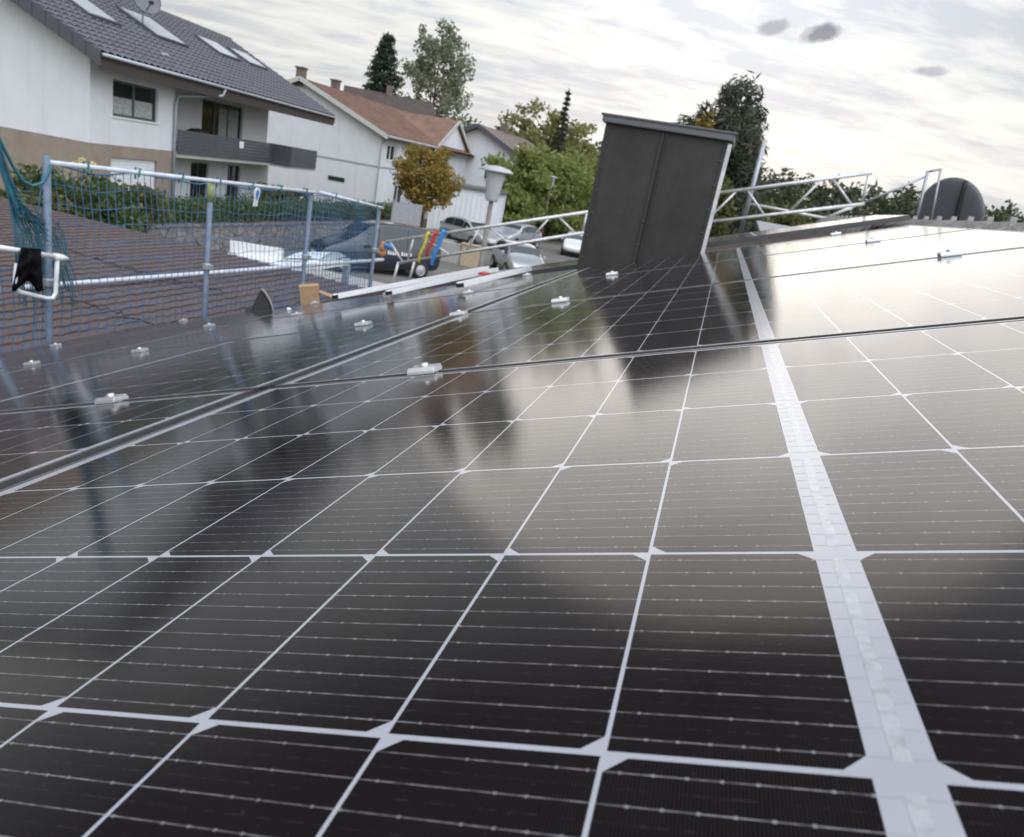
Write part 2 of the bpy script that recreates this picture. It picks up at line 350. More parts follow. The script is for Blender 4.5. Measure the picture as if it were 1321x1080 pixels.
def leafcloud(cent,size,n_per,leaf,shape=None,mb=None,flat=.6):
    """cent: list of clump centres, size: clump radii (n,3); leaf cards scattered through each clump"""
    V=[];
    for c,s in zip(cent,size):
        d=RNG.normal(size=(n_per,3)); d/=np.linalg.norm(d,axis=1)[:,None]; r=RNG.random((n_per,1))**.45
        V.append(np.array(c)+d*r*np.array(s))
    P=np.concatenate(V); N=len(P)
    a=RNG.normal(size=(N,3)); a/=np.linalg.norm(a,axis=1)[:,None]; b=np.cross(a,RNG.normal(size=(N,3))); b/=np.linalg.norm(b,axis=1)[:,None]
    sz=leaf*(.6+.8*RNG.random((N,1))); A=a*sz; B=b*sz*flat
    Q=np.stack([P-A,P-B*.9+A*.1,P+A,P+B],1).reshape(-1,3)
    mb=mb or MB(); k=len(mb.v); mb.v+=[tuple(q) for q in Q]; mb.f+=[(k+4*i,k+4*i+1,k+4*i+2,k+4*i+3) for i in range(N)]; mb.mi+=[0]*N
    return mb
def fastobj(name,mb,M,parent=None):
    me=bpy.data.meshes.new(name); me.from_pydata(mb.v,[],mb.f); me.materials.append(M); return obj(name,me,None,parent)

# ------------------------------------------------------------------ ground
gm=MB(); NG=60
for i in range(NG+1):
    for j in range(NG+1):
        X=-900+1800*i/NG; Y=-200+1600*j/NG; r=math.hypot(X,Y); h=0
        if Y>120: h=max(0,(r-150))*.045; h=min(h,15)*min(1,max(0,(Y-120)/80))
        gm.v.append((X,Y,h-.02))
for i in range(NG):
    for j in range(NG): a=i*(NG+1)+j; gm.f.append((a,a+NG+1,a+NG+2,a+1)); gm.mi.append(0)
struct('ground',gm,M_grass,True)
struct('street',MB().poly([(-15.9,-40,0),(-4.6,-40,0),(-4.6,130,0),(-15.9,130,0)]),M_asph)
struct('driveway',MB().poly([(-14,11,.006),(-4.9,11,.006),(-4.9,24.2,.006),(-14,24.2,.006)]),M_conc)
struct('pavement',MB().box(-15.9,-14.6,30,110,.0,.12),M_conc)
struct('garden_terrace',MB().box(-40,-16.75,-5,40.5,-.5,1.0),M_grass)

# ------------------------------------------------------------------ own roof
rm=MB(); a0,a1,y0,y1=-4.42,1.14,-4,10.1
N0=-.135
rm=tilesheet(w(a0,y0,N0),(0,1,0),W@np.array([1,0,0])*1.0,y1-y0,a1-a0)
# flip orientation so tiles bulge outwards
def outward(mb,org,u,v): pass
own=thing('tiled_house_roof','dark brown tiled roof slope carrying the solar panels','roof',w(a0,3,N0),world=True)
rm=MB(); org=w(a0,y1,N0); tilesheet(org,(0,-1,0),Vector(W@np.array([1,0,0])),y1-y0,a1-a0,mbx=rm); obj('tile_slope',rm,[M_tile,M_tile],own,True)
rg=w(1.14,0,N0); xr,zr=rg.x,rg.z
rm=MB(); tilesheet((xr+.02+6*math.cos(S),y0,zr-6*math.sin(S)),(0,1,0),(-math.cos(S),0,math.sin(S)),y1-y0,6.0,mbx=rm); obj('tile_slope',rm,[M_tile,M_tile],own,True)
# overlapping half-round ridge tiles with raised lips
rd=MB(); yy=y0
while yy<y1-.1:
    for (ya,yb,ra,rb) in ((yy,yy+.30,.158,.140),(yy-.02,yy+.018,.168,.164)):
        k=len(rd.v); nn=9
        for (Y,r) in ((ya,ra),(yb,rb)):
            for i in range(nn):
                t=math.pi*(i/(nn-1))*1.1-.157; rd.v.append((xr+r*math.cos(t),Y,zr-.030+r*math.sin(t)*1.0))
        for i in range(nn-1): rd.f.append((k+i,k+i+1,k+nn+i+1,k+nn+i)); rd.mi.append(0)
        rd.f.append(tuple(k+i for i in range(nn))); rd.mi.append(0)
    zc_=zr-.030+.160; rd.prism([(yy-.03,zc_-.03),(yy+.06,zc_-.03),(yy+.005,zc_+.026),(yy-.012,zc_+.026)],0,xr-.012,xr+.012)
    yy+=.30
obj('ridge_cap',rd,M_ridge,own)
bm_=MB(); eX,eZ=w(a0,0,N0).x,w(a0,0,N0).z
bm_.prism([(eX+.45,0),(xr+5.6,0),(xr+5.6,zr-2.0),(xr,zr-.15),(eX+.45,eZ+.0)],1,y0+.3,y1-.25); obj('house_wall',bm_,M_render,own)
obj('gutter',MB().tube([(eX-.06,y0,eZ-.06),(eX-.06,y1,eZ-.06)],.06,10),M_galv,own)

# ------------------------------------------------------------------ solar panels
cp,rp,ws=.0925,.184,.020
AC=.0925+ws/2; BC=.368                       # panel centre in roof frame (near panel)
PL,PW=1.736,1.134
lam=MB(); hl,hw=PL/2,PW/2
lam.poly([(-hl+.0075,-hw+.0075,0),(hl-.0075,-hw+.0075,0),(hl-.0075,hw-.0075,0),(-hl+.0075,hw-.0075,0)],1)
gx,gy,ch=.0010,.0016,.0085
for side in (-1,1):
    for i in range(9):
        xi=ws/2+i*cp+gx; xo=ws/2+(i+1)*cp-gx
        for r in range(6):
            ya=-3*rp+r*rp+gy; yb=ya+rp-2*gy
            inner=(r%2==1)                    # half cells turn their cut corners alternately
            xin,xout=side*xi,side*xo
            if inner: P=[(xin,ya+ch),(xin+side*ch,ya),(xout,ya),(xout,yb),(xin+side*ch,yb),(xin,yb-ch)]
            else: P=[(xin,ya),(xout-side*ch,ya),(xout,ya+ch),(xout,yb-ch),(xout-side*ch,yb),(xin,yb)]
            if side<0: P=P[::-1]
            lam.poly([(x,y,.00005) for x,y in P],0)
# ribbons along the centre gap, one per row, with bright joints
for r in range(6):
    ya=-3*rp+r*rp+.008; yb=ya+rp-.016
    lam.poly([(-.0028,ya,.00009),(.0032,ya,.00009),(.0032,yb,.00009),(-.0028,yb,.00009)],2)
    for k in range(11):
        yk=ya+.004+k*.0152+random.uniform(-.002,.002)
        lam.poly([(-.0022,yk,.00012),(.0026,yk,.00012),(.0026,yk+.005,.00012),(-.0022,yk+.005,.00012)],3)
        yb_=-3*rp+r*rp+(k+.6)/11.2*rp
        lam.poly([(-ws/2,yb_-.0003,.00009),(-.003,yb_-.0003,.00009),(-.003,yb_+.0003,.00009),(-ws/2,yb_+.0003,.00009)],4)
        lam.poly([(.0034,yb_-.0003,.00009),(ws/2,yb_-.0003,.00009),(ws/2,yb_+.0003,.00009),(.0034,yb_+.0003,.00009)],4)
for sgn in (-1,1):                            # end ribbons under the glass edge
    lam.poly([(sgn*(hl-.0195),-3*rp,.00009),(sgn*(hl-.0175),-3*rp,.00009),(sgn*(hl-.0175),3*rp,.00009),(sgn*(hl-.0195),3*rp,.00009)][::sgn],4)
M_joint=mat('bright_solder',(.49,.50,.53),.14,var=.1)
M_wire=mat('grey_wire',(.41,.42,.465),.25,var=.1)
lam_me=bpy.data.meshes.new('laminate'); lam_me.from_pydata(lam.v,[],lam.f)
for M in (M_cell,M_sheet,M_ribbon,M_joint,M_wire): lam_me.materials.append(M)
lam_me.polygons.foreach_set('material_index',lam.mi)
fr=MB(); fwid=.0080
for (x0,x1,y0_,y1_) in ((-hl,hl,-hw,-hw+fwid),(-hl,hl,hw-fwid,hw),(-hl,-hl+fwid,-hw+fwid,hw-fwid),(hl-fwid,hl,-hw+fwid,hw-fwid)):
    fr.box(x0,x1,y0_,y1_,-.030,.0009)
fr_me=mesh('frame',fr,M_pframe)
bk_me=mesh('back_cover',MB().poly([(-hl+.01,-hw+.01,-.004),(hl-.01,-hw+.01,-.004),(hl-.01,hw-.01,-.004),(-hl+.01,hw-.01,-.004)]),M_sheet)
proto=thing('solar_panel','x','solar panel',group='black framed solar panels on the roof')
for nm,me in (('laminate',lam_me),('frame',fr_me)): obj(nm,me,None,proto)
colA=[AC,AC-PL-.033,AC-2*PL-.062]
ROWP=PW+.020
ordn=['nearest the camera','second from the camera','third from the camera','farthest before the chimney line']
coln=['ridge-side column','middle column','eave-side column']
first=True
for ci in range(3):
    for r in range(4):
        if ci==2 and r==0: continue
        lab='solar panel in the %s of the main field, %s'%(coln[ci],ordn[r])
        loc=w(colA[ci],BC+r*ROWP,0)
        if first: o=proto; o.location=loc; o['label']=lab; o.rotation_euler=(0,-S,0); first=False
        else: dup(proto,loc,lab,(0,-S,0))
# second field beyond the chimney
far=[(ab(905,314,.03)[0]+.02+PL/2-.55,5.0+PW/2,.035,'solar panel beyond the chimney, its black near edge seen right of the chimney'),
     (colA[1]+.1,5.18+PW/2,.0,'solar panel beyond the chimney, lying left of it under the lattice rail')]
for (a,b,n,lab) in far: dup(proto,w(a,b,n),lab,(0,-S,0),'solar panels beyond the chimney')

# clamps on the gaps
cl=thing('panel_clamp','x','clamp',group='silver clamps between the solar panels')
cb=MB().prism([(-.021,.0016),(.021,.0016),(.021,.006),(.016,.0125),(.008,.0125),(.008,.009),(-.008,.009),(-.008,.0125),(-.016,.0125),(-.021,.006)],0,-.025,.025)
cb.box(-.022,.022,-.0085,.0085,-.03,.0062)
obj('clamp_body',cb,M_alu,cl,bevel=.0008)
obj('bolt',MB().lathe([(.0001,.0185),(.0062,.0180),(.0080,.0155),(.0080,.0092),(.0001,.0092)],14),M_alu,cl,True)
fst=True
railA=[(-.455,.612),(-1.15,-2.12),(-2.68,-3.80)]
gapn=['first','second','third','fourth']
for ci in range(3):
    for ri,ra in enumerate(railA[ci]):
        for k in range(4):
            if k==0 and (ra>0 or ra<-2): continue
            b=-.184-.015+(k+1)*ROWP-.010+.003
            lab='silver clamp in the %s panel gap, %s of the %s'%(gapn[k],'upper clamp' if ra>[0,-1.6,-3.2][ci] else 'lower clamp',coln[ci])
            loc=w(ra,b,0)
            if fst: o=cl; o.location=loc; o['label']=lab; o.rotation_euler=(0,-S,0); fst=False
            else: dup(cl,loc,lab,(0,-S,0))
for k,bb in enumerate((.947,2.03)):
    if k==0:
        e=tag(obj('end_clip',MB().box(-.009,.009,-.012,.012,-.02,.004),M_black,bevel=.001),'small black clip where four panel corners meet','clip'); e.location=w(colA[0]-PL/2-.012,bb,0); e.rotation_euler=(0,-S,0)
    else: dup(cl,w(colA[0]-PL/2-.014,bb+.02,0),'silver clamp standing in the long gap beside the middle column',(0,-S,R_(0)))

# loose mounting rails lying beyond the eave-side panels
def railthing(p0,p1,nn,lab):
    A,B=ab(*p0,nn),ab(*p1,nn); P,Q=w(A[0],A[1],nn),w(B[0],B[1],nn)
    t=thing('mounting_rail',lab,'rail',P,'white aluminium rails lying on the roof',True)
    m_=MB().bar(P,Q,.045,.016,tuple(W@np.array([0,0,1]))); d=(Q-P).normalized(); nv=Vector(W@np.array([0,0,1])); sd_=d.cross(nv)
    for s in (-1,1): m_.bar(P+sd_*s*.018+nv*.014,Q+sd_*s*.018+nv*.014,.008,.014,tuple(nv))
    obj('rail_profile',m_,M_white,t); obj('end_cap',MB().bar(P-d*.008+nv*.004,P-d*.001+nv*.004,.040,.020,tuple(nv)),M_black,t); return t
railthing((433,384),(628,347),.05,'long white rail beside the cardboard box')
tr=railthing((502,379),(640,349),.03,'white rail in the middle of the three, red mark at its end')
A_=ab(628,352,.055); obj('red_mark',MB().bar(w(A_[0],A_[1]-.1,.052),w(A_[0],A_[1],.052),.05,.012),M_red,tr)
railthing((594,369),(682,348),.03,'short white rail closest to the chimney')
# cardboard box, vent cowl, loose bits
def onroof(px,py,n): A=ab(px,py,n); return w(A[0],A[1],n)
P=onroof(401,392,-.03)
cbx=thing('cardboard_box','small open cardboard box at the far edge of the panels','box',P,rot=(0,-S*.6,R_(28)))
b_=MB(); 
for (x0,x1,y0_,y1_) in ((-.075,.075,-.06,-.056),(-.075,.075,.056,.06),(-.075,-.071,-.056,.056),(.071,.075,-.056,.056)): b_.box(x0,x1,y0_,y1_,0,.15)
b_.box(-.07,.07,-.055,.055,.002,.006); b_.poly([(-.078,-.062,.151),(.078,-.062,.151),(.078,.062,.153),(-.078,.062,.153)])
obj('carton',b_,M_card,cbx)
obj('flap',MB().poly([(.076,-.058,.10),(.19,-.066,.045),(.19,.062,.05),(.076,.058,.10)]).poly([(.076,-.058,.097),(.19,-.066,.042),(.19,.062,.047),(.076,.058,.097)]),M_card,cbx)
P=onroof(324,402,-.0)
vt=thing('roof_vent','dark grey plastic roof vent cowl standing behind the panels','roof vent',P,rot=(0,0,R_(28)))
vt.scale=(1.0,1.0,1.05)
v_=MB(); nn=9
for j in range(2):
    pass
prof=[(.0,.0),(.155,.0),(.150,.05),(.128,.10),(.095,.145),(.066,.175),(.05,.15),(.03,.10),(.01,.05)]
v_.prism(prof,1,-.07,.07); obj('cowl',v_,M_vent,vt,bevel=.012)
obj('cowl_lip',MB().prism([(.160,.0),(.168,.0),(.160,.06),(.136,.112),(.102,.157),(.072,.188),(.066,.180),(.095,.150),(.128,.106),(.152,.055)],1,-.079,-.064),mat('light_grey_plastic',(.33,.33,.34),.5),vt)
obj('base_plate',MB().box(-.04,.18,-.10,.10,-.03,.004),M_black,vt)
P=onroof(372,404,-.02); e=tag(obj('connector',MB().tube([(0,0,0),(0,0,.035)],.012).tube([(.0,.0,.02),(.05,.03,.008),(.09,.03,.01)],.011),M_white,smooth=True),'small white connector lying left of the cardboard box','connector'); e.location=P

# ------------------------------------------------------------------ chimney
CY0=4.60; cl_,cr_=-.775,-.092; ct=4.585
chm=thing('chimney','dark brown sheet clad chimney with a grey metal cap','chimney',((cl_+cr_)/2,CY0+.3,3.75),world=True)
cm=MB().box(cl_,cr_,CY0,CY0+.62,3.2,ct)
obj('cladding',cm,M_clad,chm,bevel=.006)
xs=cl_+.5*(cr_-cl_)-.01
sm=MB().box(xs-.016,xs+.004,CY0-.007,CY0-.001,3.2,ct-.01).box(xs+.012,xs+.020,CY0-.016,CY0-.001,3.2,ct-.01)
obj('standing_seam',sm,M_clad,chm,bevel=.002)
rv_me=mesh('rivet',MB().lathe([(.001,-.005),(.0035,-.0035),(.0048,-.0002)],8,(0,0,0),Matrix.Rotation(-math.pi/2,3,'X')),M_cap,True)
for zz_ in np.arange(3.82,ct-.05,.13):
    for xx_ in (xs-.006,cl_+.02,cr_-.02):
        o_=obj('rivet',rv_me,None,chm); o_.location=(xx_,CY0-(.0075 if xx_==xs-.006 else .0055),zz_)
for sgn,xx_ in ((0,cl_),(1,cr_)): obj('folded_edge',MB().box(xx_-.004 if not sgn else xx_-.018,xx_+.018 if not sgn else xx_+.0005,CY0-.005,CY0-.0008,3.2,ct-.012),M_clad,chm,bevel=.001)
obj('lit_side_strip',MB().box(cr_+.001,cr_+.022,CY0-.004,CY0+.03,3.2,ct-.02),M_alud,chm)  # pale strip added, its colour stands in for light on the side face
cap=MB().box(cl_-.025,cr_+.028,CY0-.035,CY0+.65,ct-.006,ct+.030).box(cl_-.036,cr_+.038,CY0-.046,CY0+.66,ct+.028,ct+.040)
obj('chimney_cap',cap,M_cap,chm,bevel=.004)
obj('flashing',MB().box(cl_-.05,cr_+.05,CY0-.06,CY0-.002,3.2,w(-.9,4.6,-.03).z).box(cr_+.002,cr_+.05,CY0,CY0+.6,3.2,w(-.1,4.6,-.02).z),M_black,chm)

# ------------------------------------------------------------------ lower roof beyond the eave
LZ=2.28; lt=R_(1.2)
lowr=thing('lower_tiled_roof','low brown tiled roof below the eave, seen through the blue net','roof',(-9,5,LZ),world=True)
lm=MB(); tilesheet((eX-.18,-3.95,LZ),(0,1,0),(-math.cos(lt),0,math.sin(lt)),14.2,13,tw=.22,th=.19,amp=.009,step=.019,nx=4,mbx=lm)
# the sheet's normal must look up
obj('tile_slope',lm,[M_low,M_lowe],lowr,False)
obj('annex_wall',MB().box(eX-12.6,eX-.25,-3.8,10.0,0,LZ-.09),M_render,lowr)
p0,p1=Vector((-6.55,6.3,LZ+.09)),None
A=atZ(78,367,LZ+.10); B=atZ(494,335,LZ+.22); C=atZ(0,374,LZ+.10)
sp=tag(obj('white_pipe',MB().tube([A+(A-B).normalized()*.4,A,A.lerp(B,.5),B],.027,10),M_rail,smooth=True),'long white pipe lying across the low brown roof','pipe')
# dark cable wandering over the tiles
for q,lab in ((((66,317),(105,328),(148,341),(190,351),(235,363),(290,378)),'upper dark cable lying over the low brown roof'),(((82,383),(110,390),(140,400),(170,410),(200,420)),'lower dark cable lying over the low brown roof')):
    pts=[]
    for i,(X,Y) in enumerate(q):
        p=atZ(X,Y,LZ+.085); pts.append(p)
    fin=[]
    for i in range(len(pts)-1):
        for t in (0,.25,.5,.75): p=pts[i].lerp(pts[i+1],t); p.z+=.02*math.sin(t*12.6+i); p.y+=random.uniform(-.05,.05); fin.append(p)
    fin.append(pts[-1]); tag(obj('cable',MB().tube(fin,.009,6),mat('grey_cable',(.05,.045,.045),.7),smooth=True),lab,'cable','cables on the low roof')

# ------------------------------------------------------------------ canopy beyond the low roof
cz=2.25; cA,cB,cC,cD=atZ(296,331,cz),atZ(366,322,cz+.25),atZ(448,337,cz),atZ(372,348,cz)
cB.z=cz; can=thing('canopy','white framed canopy with glazing bars beside the low roof','canopy',cD,world=True)
fb=MB(); 
for p,q in ((cA,cB),(cB,cC),(cC,cD),(cD,cA)): fb.bar(p,q,.10,.12)
obj('canopy_frame',fb,M_white,can); obj('back_board',MB().bar(cA+Vector((0,0,.16)),cB+Vector((0,0,.16)),.05,.20),M_white,can)
for i in range(6):
    t=.04+i*.085; obj('glazing_bar',MB().bar(cD.lerp(cC,t)+Vector((0,0,.07)),cA.lerp(cB,min(1,t*1.9))+Vector((0,0,.07)),.05,.035),M_white,can)
ps=MB(); k=0; n_=8
for i in range(n_+1):
    t=i/n_; hgt=.07+.13*math.sin(math.pi*min(1,t*.9+.1)); 
    for q in (cD.lerp(cC,.5+.49*t),cB.lerp(cC,.02+.6*t)): ps.v.append((q.x,q.y,q.z+hgt))
for i in range(n_): ps.f.append((2*i,2*i+1,2*i+3,2*i+2)); ps.mi.append(0)
obj('roof_sheet',ps,M_poly,can,True)
for q in (cC,cD,cB,cA): obj('canopy_post',MB().box(q.x-.05,q.x+.05,q.y-.05,q.y+.05,0,cz-.06),M_galv,can)

# ------------------------------------------------------------------ scaffold posts, rail, net at the eave
XF=w(-4.25,3,0).x-.12; PZ0=1.2
postY=[(3.55,3.95),(3.98,3.84),(5.64,3.74),(7.30,3.72),(9.02,3.55)]
plab=['leftmost blue grey scaffold post, cut by the photo edge','blue grey scaffold post beside the hanging black jacket','blue grey scaffold post behind the roof vent, its head yellow green','blue grey scaffold post behind the cardboard box','far blue grey scaffold post where the net ends']
for (Y,zt),lab in zip(postY,plab):
    if Y<3.9: zt=2.95
    t=thing('scaffold_post',lab,'scaffold post',(XF,Y,PZ0),'scaffold posts along the eave',True)
    obj('upright',MB().tube([(XF,Y,PZ0),(XF,Y,zt)],.024,12),M_post,t,True)
    if abs(Y-5.64)<.01: obj('head_sleeve',MB().tube([(XF,Y,zt-.16),(XF,Y,zt+.005)],.0265,12),mat('yellow_green_paint',(.36,.42,.20),.6,var=.3,scale=20),t,True)
    obj('coupler',MB().lathe([(.03,0),(.036,.01),(.036,.05),(.03,.06)],12,(XF,Y,3.0)).box(XF+.02,XF+.06,Y-.02,Y+.02,3.01,3.05),M_galv,t)
rl=[(Vector((XF+.03,3.98,3.80)),Vector((XF+.03,7.32,3.705)),'long white top rail tied along the net between the posts'),(Vector((XF+.035,7.42,3.71)),Vector((XF+.035,9.05,3.56)),'short white top rail at the far end of the net')]
for P,Q,lab in rl:
    t=thing('guard_rail',lab,'rail',P,'white top rails of the net fence',True); obj('tube',MB().tube([P,Q],.0165,12),M_rail,t,True)
    d=(Q-P); n_=int(d.length/.42)
    for i in range(n_):
        c=P+d*((i+.6)/n_)
        obj('net_tie',MB().tube([c+Vector((.026,-.012,-.03)),c+Vector((.026,0,.03)),c+Vector((-.026,.01,.03)),c+Vector((-.026,.012,-.05))],.007,5),M_netg,t)
# netting, one sheet of knotted cord sagging between its ties
def netsheet(ya,yb,top,bot,pitch_y,pitch_z,r,x0,sag=.04,fold=None):
    mb=MB(); nv=int((yb-ya)/pitch_y); nh=int((top(ya)-bot)/pitch_z)
    def pt(i,j):
        Y=ya+(yb-ya)*i/nv; tz=top(Y); t=j/nh; Z=tz+(bot-tz)*t
        sg=sag*abs(math.sin(Y*3.2))*(1-t)**2
        return Vector((x0+.025*math.sin(Y*2.1+Z*1.3)+.010*math.sin(7*Y+5*Z),Y+.012*math.sin(9*Z+Y*2)+.02*math.sin(Z*3+Y),Z-sg+.008*math.sin(11*Y)))
    for i in range(nv+1): mb.tube([pt(i,j) for j in range(nh+1)],r,3,False)
    for j in range(nh+1): mb.tube([pt(i,j) for i in range(nv+1)],r*(2.2 if j==0 else 1),3,False)
    return mb
topz=lambda Y: 3.80-.0285*(Y-3.98) if Y<7.35 else 3.71-.092*(Y-7.4)
nt=thing('safety_net','blue knotted safety net hung along the eave posts','safety net',(XF,6,2.4),world=True)
nb=netsheet(3.0,9.05,lambda Y: 3.15 if Y<3.95 else topz(Y),2.15,.075,.072,.0030,XF-.04)
fastobj('mesh_field',nb,M_net,nt)
nb2=netsheet(6.9,9.02,topz,2.2,.06,.06,.0022,XF-.07,.02); fastobj('double_mesh',nb2,M_net,nt)
# gathered tail swept up towards the left
gt=MB()
A=atX(-30,150,XF+.02); Pk=Vector((XF+.02,3.985,3.79))
for i in range(46):
    t=i/45; a=atX(-22+random.uniform(-9,9),140+random.uniform(-6,6),XF+random.uniform(-.02,.06))
    mid=atX(8+20*t+random.uniform(-4,4),235+45*t*random.uniform(.7,1.1),XF+random.uniform(-.03,.06)); b=atX(18+62*t**1.2,300+random.uniform(-14,10),XF+random.uniform(-.04,.02)); e=atX(22+80*t,370+random.uniform(-10,30),XF-.04)
    gt.tube([a,a.lerp(mid,.5)+Vector((.01,0,-.03)),mid,b,e],.0032,3,False)
for j in range(7):
    pts=[atX(6+26*j/7+(i*9),(225+i*7+j*12)+8*math.sin(i+j),XF+.02) for i in range(6)]; gt.tube(pts,.003,3,False)
fastobj('gathered_tail',gt,M_netg,nt)
hp=[atX(-24,130,XF+.03),atX(2,185,XF+.03),atX(17,215,XF+.03),atX(30,234,XF+.03),atX(42,240,XF+.03),atX(55,236,XF+.03),atX(63,222,XF+.03),Pk]
obj('head_rope',MB().tube(hp,.010,6),M_netg,nt,True)
# white tag with a blue mark tied to the rail
P=atX(331,254,XF+.075); sg=thing('safety_tag','white rounded tag with a blue emblem tied to the top rail','tag',P,rot=(0,R_(6),0))
dm=MB(); pl=[(.045*math.cos(t)*1.0,.055*math.sin(t)+.03) for t in np.linspace(-.9,math.pi+.9,18)]+[(-.032,-.085),(.032,-.085)]
dm.prism(pl,0,-.004,.004); obj('plate',dm,M_white,sg)
obj('emblem',MB().prism([(.025*math.cos(t),.033*math.sin(t)+.028) for t in np.linspace(0,6.28,16,endpoint=False)],0,.0045,.006).box(.0045,.006,-.012,.012,-.025,.0),M_blu,sg)
# bracket with the jacket
XB=XF+.10
br=thing('scaffold_bracket','white tube bracket at the left edge carrying the jacket','bracket',atX(72,384,XB),world=True)
obj('top_tube',MB().tube([atX(-40,313,XB),atX(70,331,XB)],.017,10),M_white,br,True)
obj('tube_end',MB().tube([atX(70,331,XB),atX(79,332.5,XB),atX(87,334,XB)],[.024,.024,.013],10),M_white,br,True)
obj('side_tube',MB().tube([atX(74,334,XB),atX(72.5,360,XB),atX(72,378,XB),atX(68,385,XB),atX(60,385,XB),atX(24,376,XB),atX(19,366,XB),atX(22,340,XB)],.014,10),M_white,br,True)
jk=MB(); nx,nz=14,16
lft=[(26,320),(23,335),(20,350),(17,362),(14,368),(22,376)]; 
def jl(t): return 27-12*t
def jr(t): return 53+2.5*t
for face in (0,1):
    k=len(jk.v)
    for j in range(nz+1):
        for i in range(nx+1):
            t=j/nz; s=i/nx; X=jl(t)+(jr(t)-jl(t))*s; hem=372 -12*math.exp(-((s-.5)/.17)**2)+5*abs(s-.5)+2*math.sin(s*17)
            Y=319+2.2*s+(hem-319)*t; bul=.045*math.sin(math.pi*min(1,t*1.1+.08))*(1 if face==0 else -.6)*math.sin(math.pi*(.08+.84*s))+.012*math.sin(s*14+t*4)+.01*math.sin(t*15+s*5)
            jk.v.append(tuple(atX(X,Y,XB+.02+bul*1.0)))
    for j in range(nz):
        for i in range(nx): a=k+j*(nx+1)+i; jk.f.append((a,a+1,a+nx+2,a+nx+1)); jk.mi.append(0)
tag(obj('jacket',jk,M_cloth,smooth=True),'black jacket hung over the white tube bracket','jacket')

# ------------------------------------------------------------------ lattice guard rails at the gable
YG=10.0
def lattice(name,P0,P1,Q0,Q1,lab,step=.85,r=.022):
    t=thing(name,lab,'guard rail',P0,'lattice guard rails along the gable',True)
    obj('top_chord',MB().tube([P0,P1],r,10),M_alud,t,True); obj('bottom_chord',MB().tube([Q0,Q1],r,10),M_alud,t,True)
    L=(P1-P0).length; n=max(2,int(round(L/step)))
    for i in range(n):
        a=(i+.5)/n; T=P0.lerp(P1,a)
        for s in (-1,1):
            b=a+s*.36/n; off=s*.03
            obj('lattice_strut',MB().tube([P0.lerp(P1,a+off/n*2),Q0.lerp(Q1,b)],r*.62,8),M_alud,t,True)
    for (p,q,ff) in ((P0,Q0,.02),(P1,Q1,.985)): obj('end_post',MB().tube([P0.lerp(P1,ff),Q0.lerp(Q1,ff)],r*.75,8),M_alud,t,True)
    return t
lattice('lattice_rail',atY(498,312,YG),atY(762,273,YG),atY(515,339,YG),atY(755,300,YG),'silver lattice rail left of the chimney with straps hanging on it')
lattice('lattice_rail',atY(905,252,YG),atY(1125,223,YG),atY(895,289,YG),atY(1115,263,YG),'silver lattice rail right of the chimney against the sky',.8)
def pipe(name,pts,r,lab,M=M_alud,grp=None): return tag(obj(name,MB().tube(pts,r,10),M,smooth=True),lab,'scaffold tube',grp)
pipe('scaffold_tube',[atY(986,183,YG+.3),atY(955,302,YG+.3)],.028,'upright scaffold tube standing in front of the large dark tree',M_galv)
pipe('scaffold_tube',[atY(966,263,YG+.4),atY(1066,282,YG+.4)],.020,'thin brace falling to the right under the right lattice rail')
pipe('scaffold_tube',[atY(1062,283,YG+.5),atY(1106,264,YG+.5)],.020,'short brace rising to the right lattice rail end')
pipe('scaffold_tube',[atY(1104,266,YG),atY(1196,227,YG)],.014,'thin tube rising from the lattice rail to the end frame',M_galv)
pipe('scaffold_tube',[atY(514,338,YG),atY(505,372,YG)],.018,'left short leg under the strap end of the lattice rail')
pipe('scaffold_tube',[atY(535,336,YG),atY(527,366,YG)],.018,'right short leg under the strap end of the lattice rail')
t=thing('narrow_metal_frame','narrow ladder-like metal frame standing left of the satellite dish','ladder',atY(1185,290,8.5),world=True)  # narrow metal frame, two posts and a top bar, only ladder-like
for a,b,r in (((1197,221),(1180,292),.014),((1214,218),(1200,289),.010),((1196,222),(1215,218),.011)): obj('side_post' if r>.0 and a[0]!=1196 else 'top_bar',MB().tube([atY(*a,8.5),atY(*b,8.5)],r,8),M_galv,t,True)
# straps and gloves
for (px0,px1,pb,M,lab,wd) in ((554,549,(540,338),M_yel,'yellow strap hanging over the left lattice rail',.045),(564,560,(550,331),M_red,'red strap hanging over the left lattice rail',.058),(574,570,(557,342),M_blu,'blue strap hanging over the left lattice rail',.064)):
    y0_=305-(px0-553)*.15; P=atY(px0-2,y0_-2,YG-.04); Q=atY(*pb,YG-.06); k=MB(); prev=None
    pts=[P+Vector((0,.08,-.01)),P+Vector((0,.02,.035)),P+Vector((0,-.02,0)),P.lerp(Q,.35)+Vector((.01,-.02,0)),P.lerp(Q,.7)+Vector((-.012,-.02,0)),Q]
    for i in range(len(pts)-1): k.bar(pts[i],pts[i+1],wd*(1-.07*i),.012,(0,1,0))
    tag(obj('lashing_strap',k,M,bevel=.002),lab,'strap','coloured straps on the lattice rail')
gl=thing('work_glove','orange and blue work glove on the left lattice rail end','glove',atY(494,318,YG-.05),world=True)
c=atY(494,317,YG-.05)
obj('palm',MB().lathe([(.001,-.08),(.03,-.07),(.038,-.02),(.032,.04),(.02,.06)],10,tuple(c)),M_org,gl,True)
gf=MB()
for i in range(4): gf.tube([c+Vector((-.045+.03*i,0,-.07)),c+Vector((-.05+.032*i,-.01,-.13-.01*(i%3)))],.015,6)
gf.tube([c+Vector((.05,0,0)),c+Vector((.10,0,-.03))],.016,6)
obj('fingers',gf,M_org,gl,True); obj('cuff',MB().tube([c+Vector((.02,0,.02)),c+Vector((.13,-.01,.0))],.028,8),M_blu,gl,True)

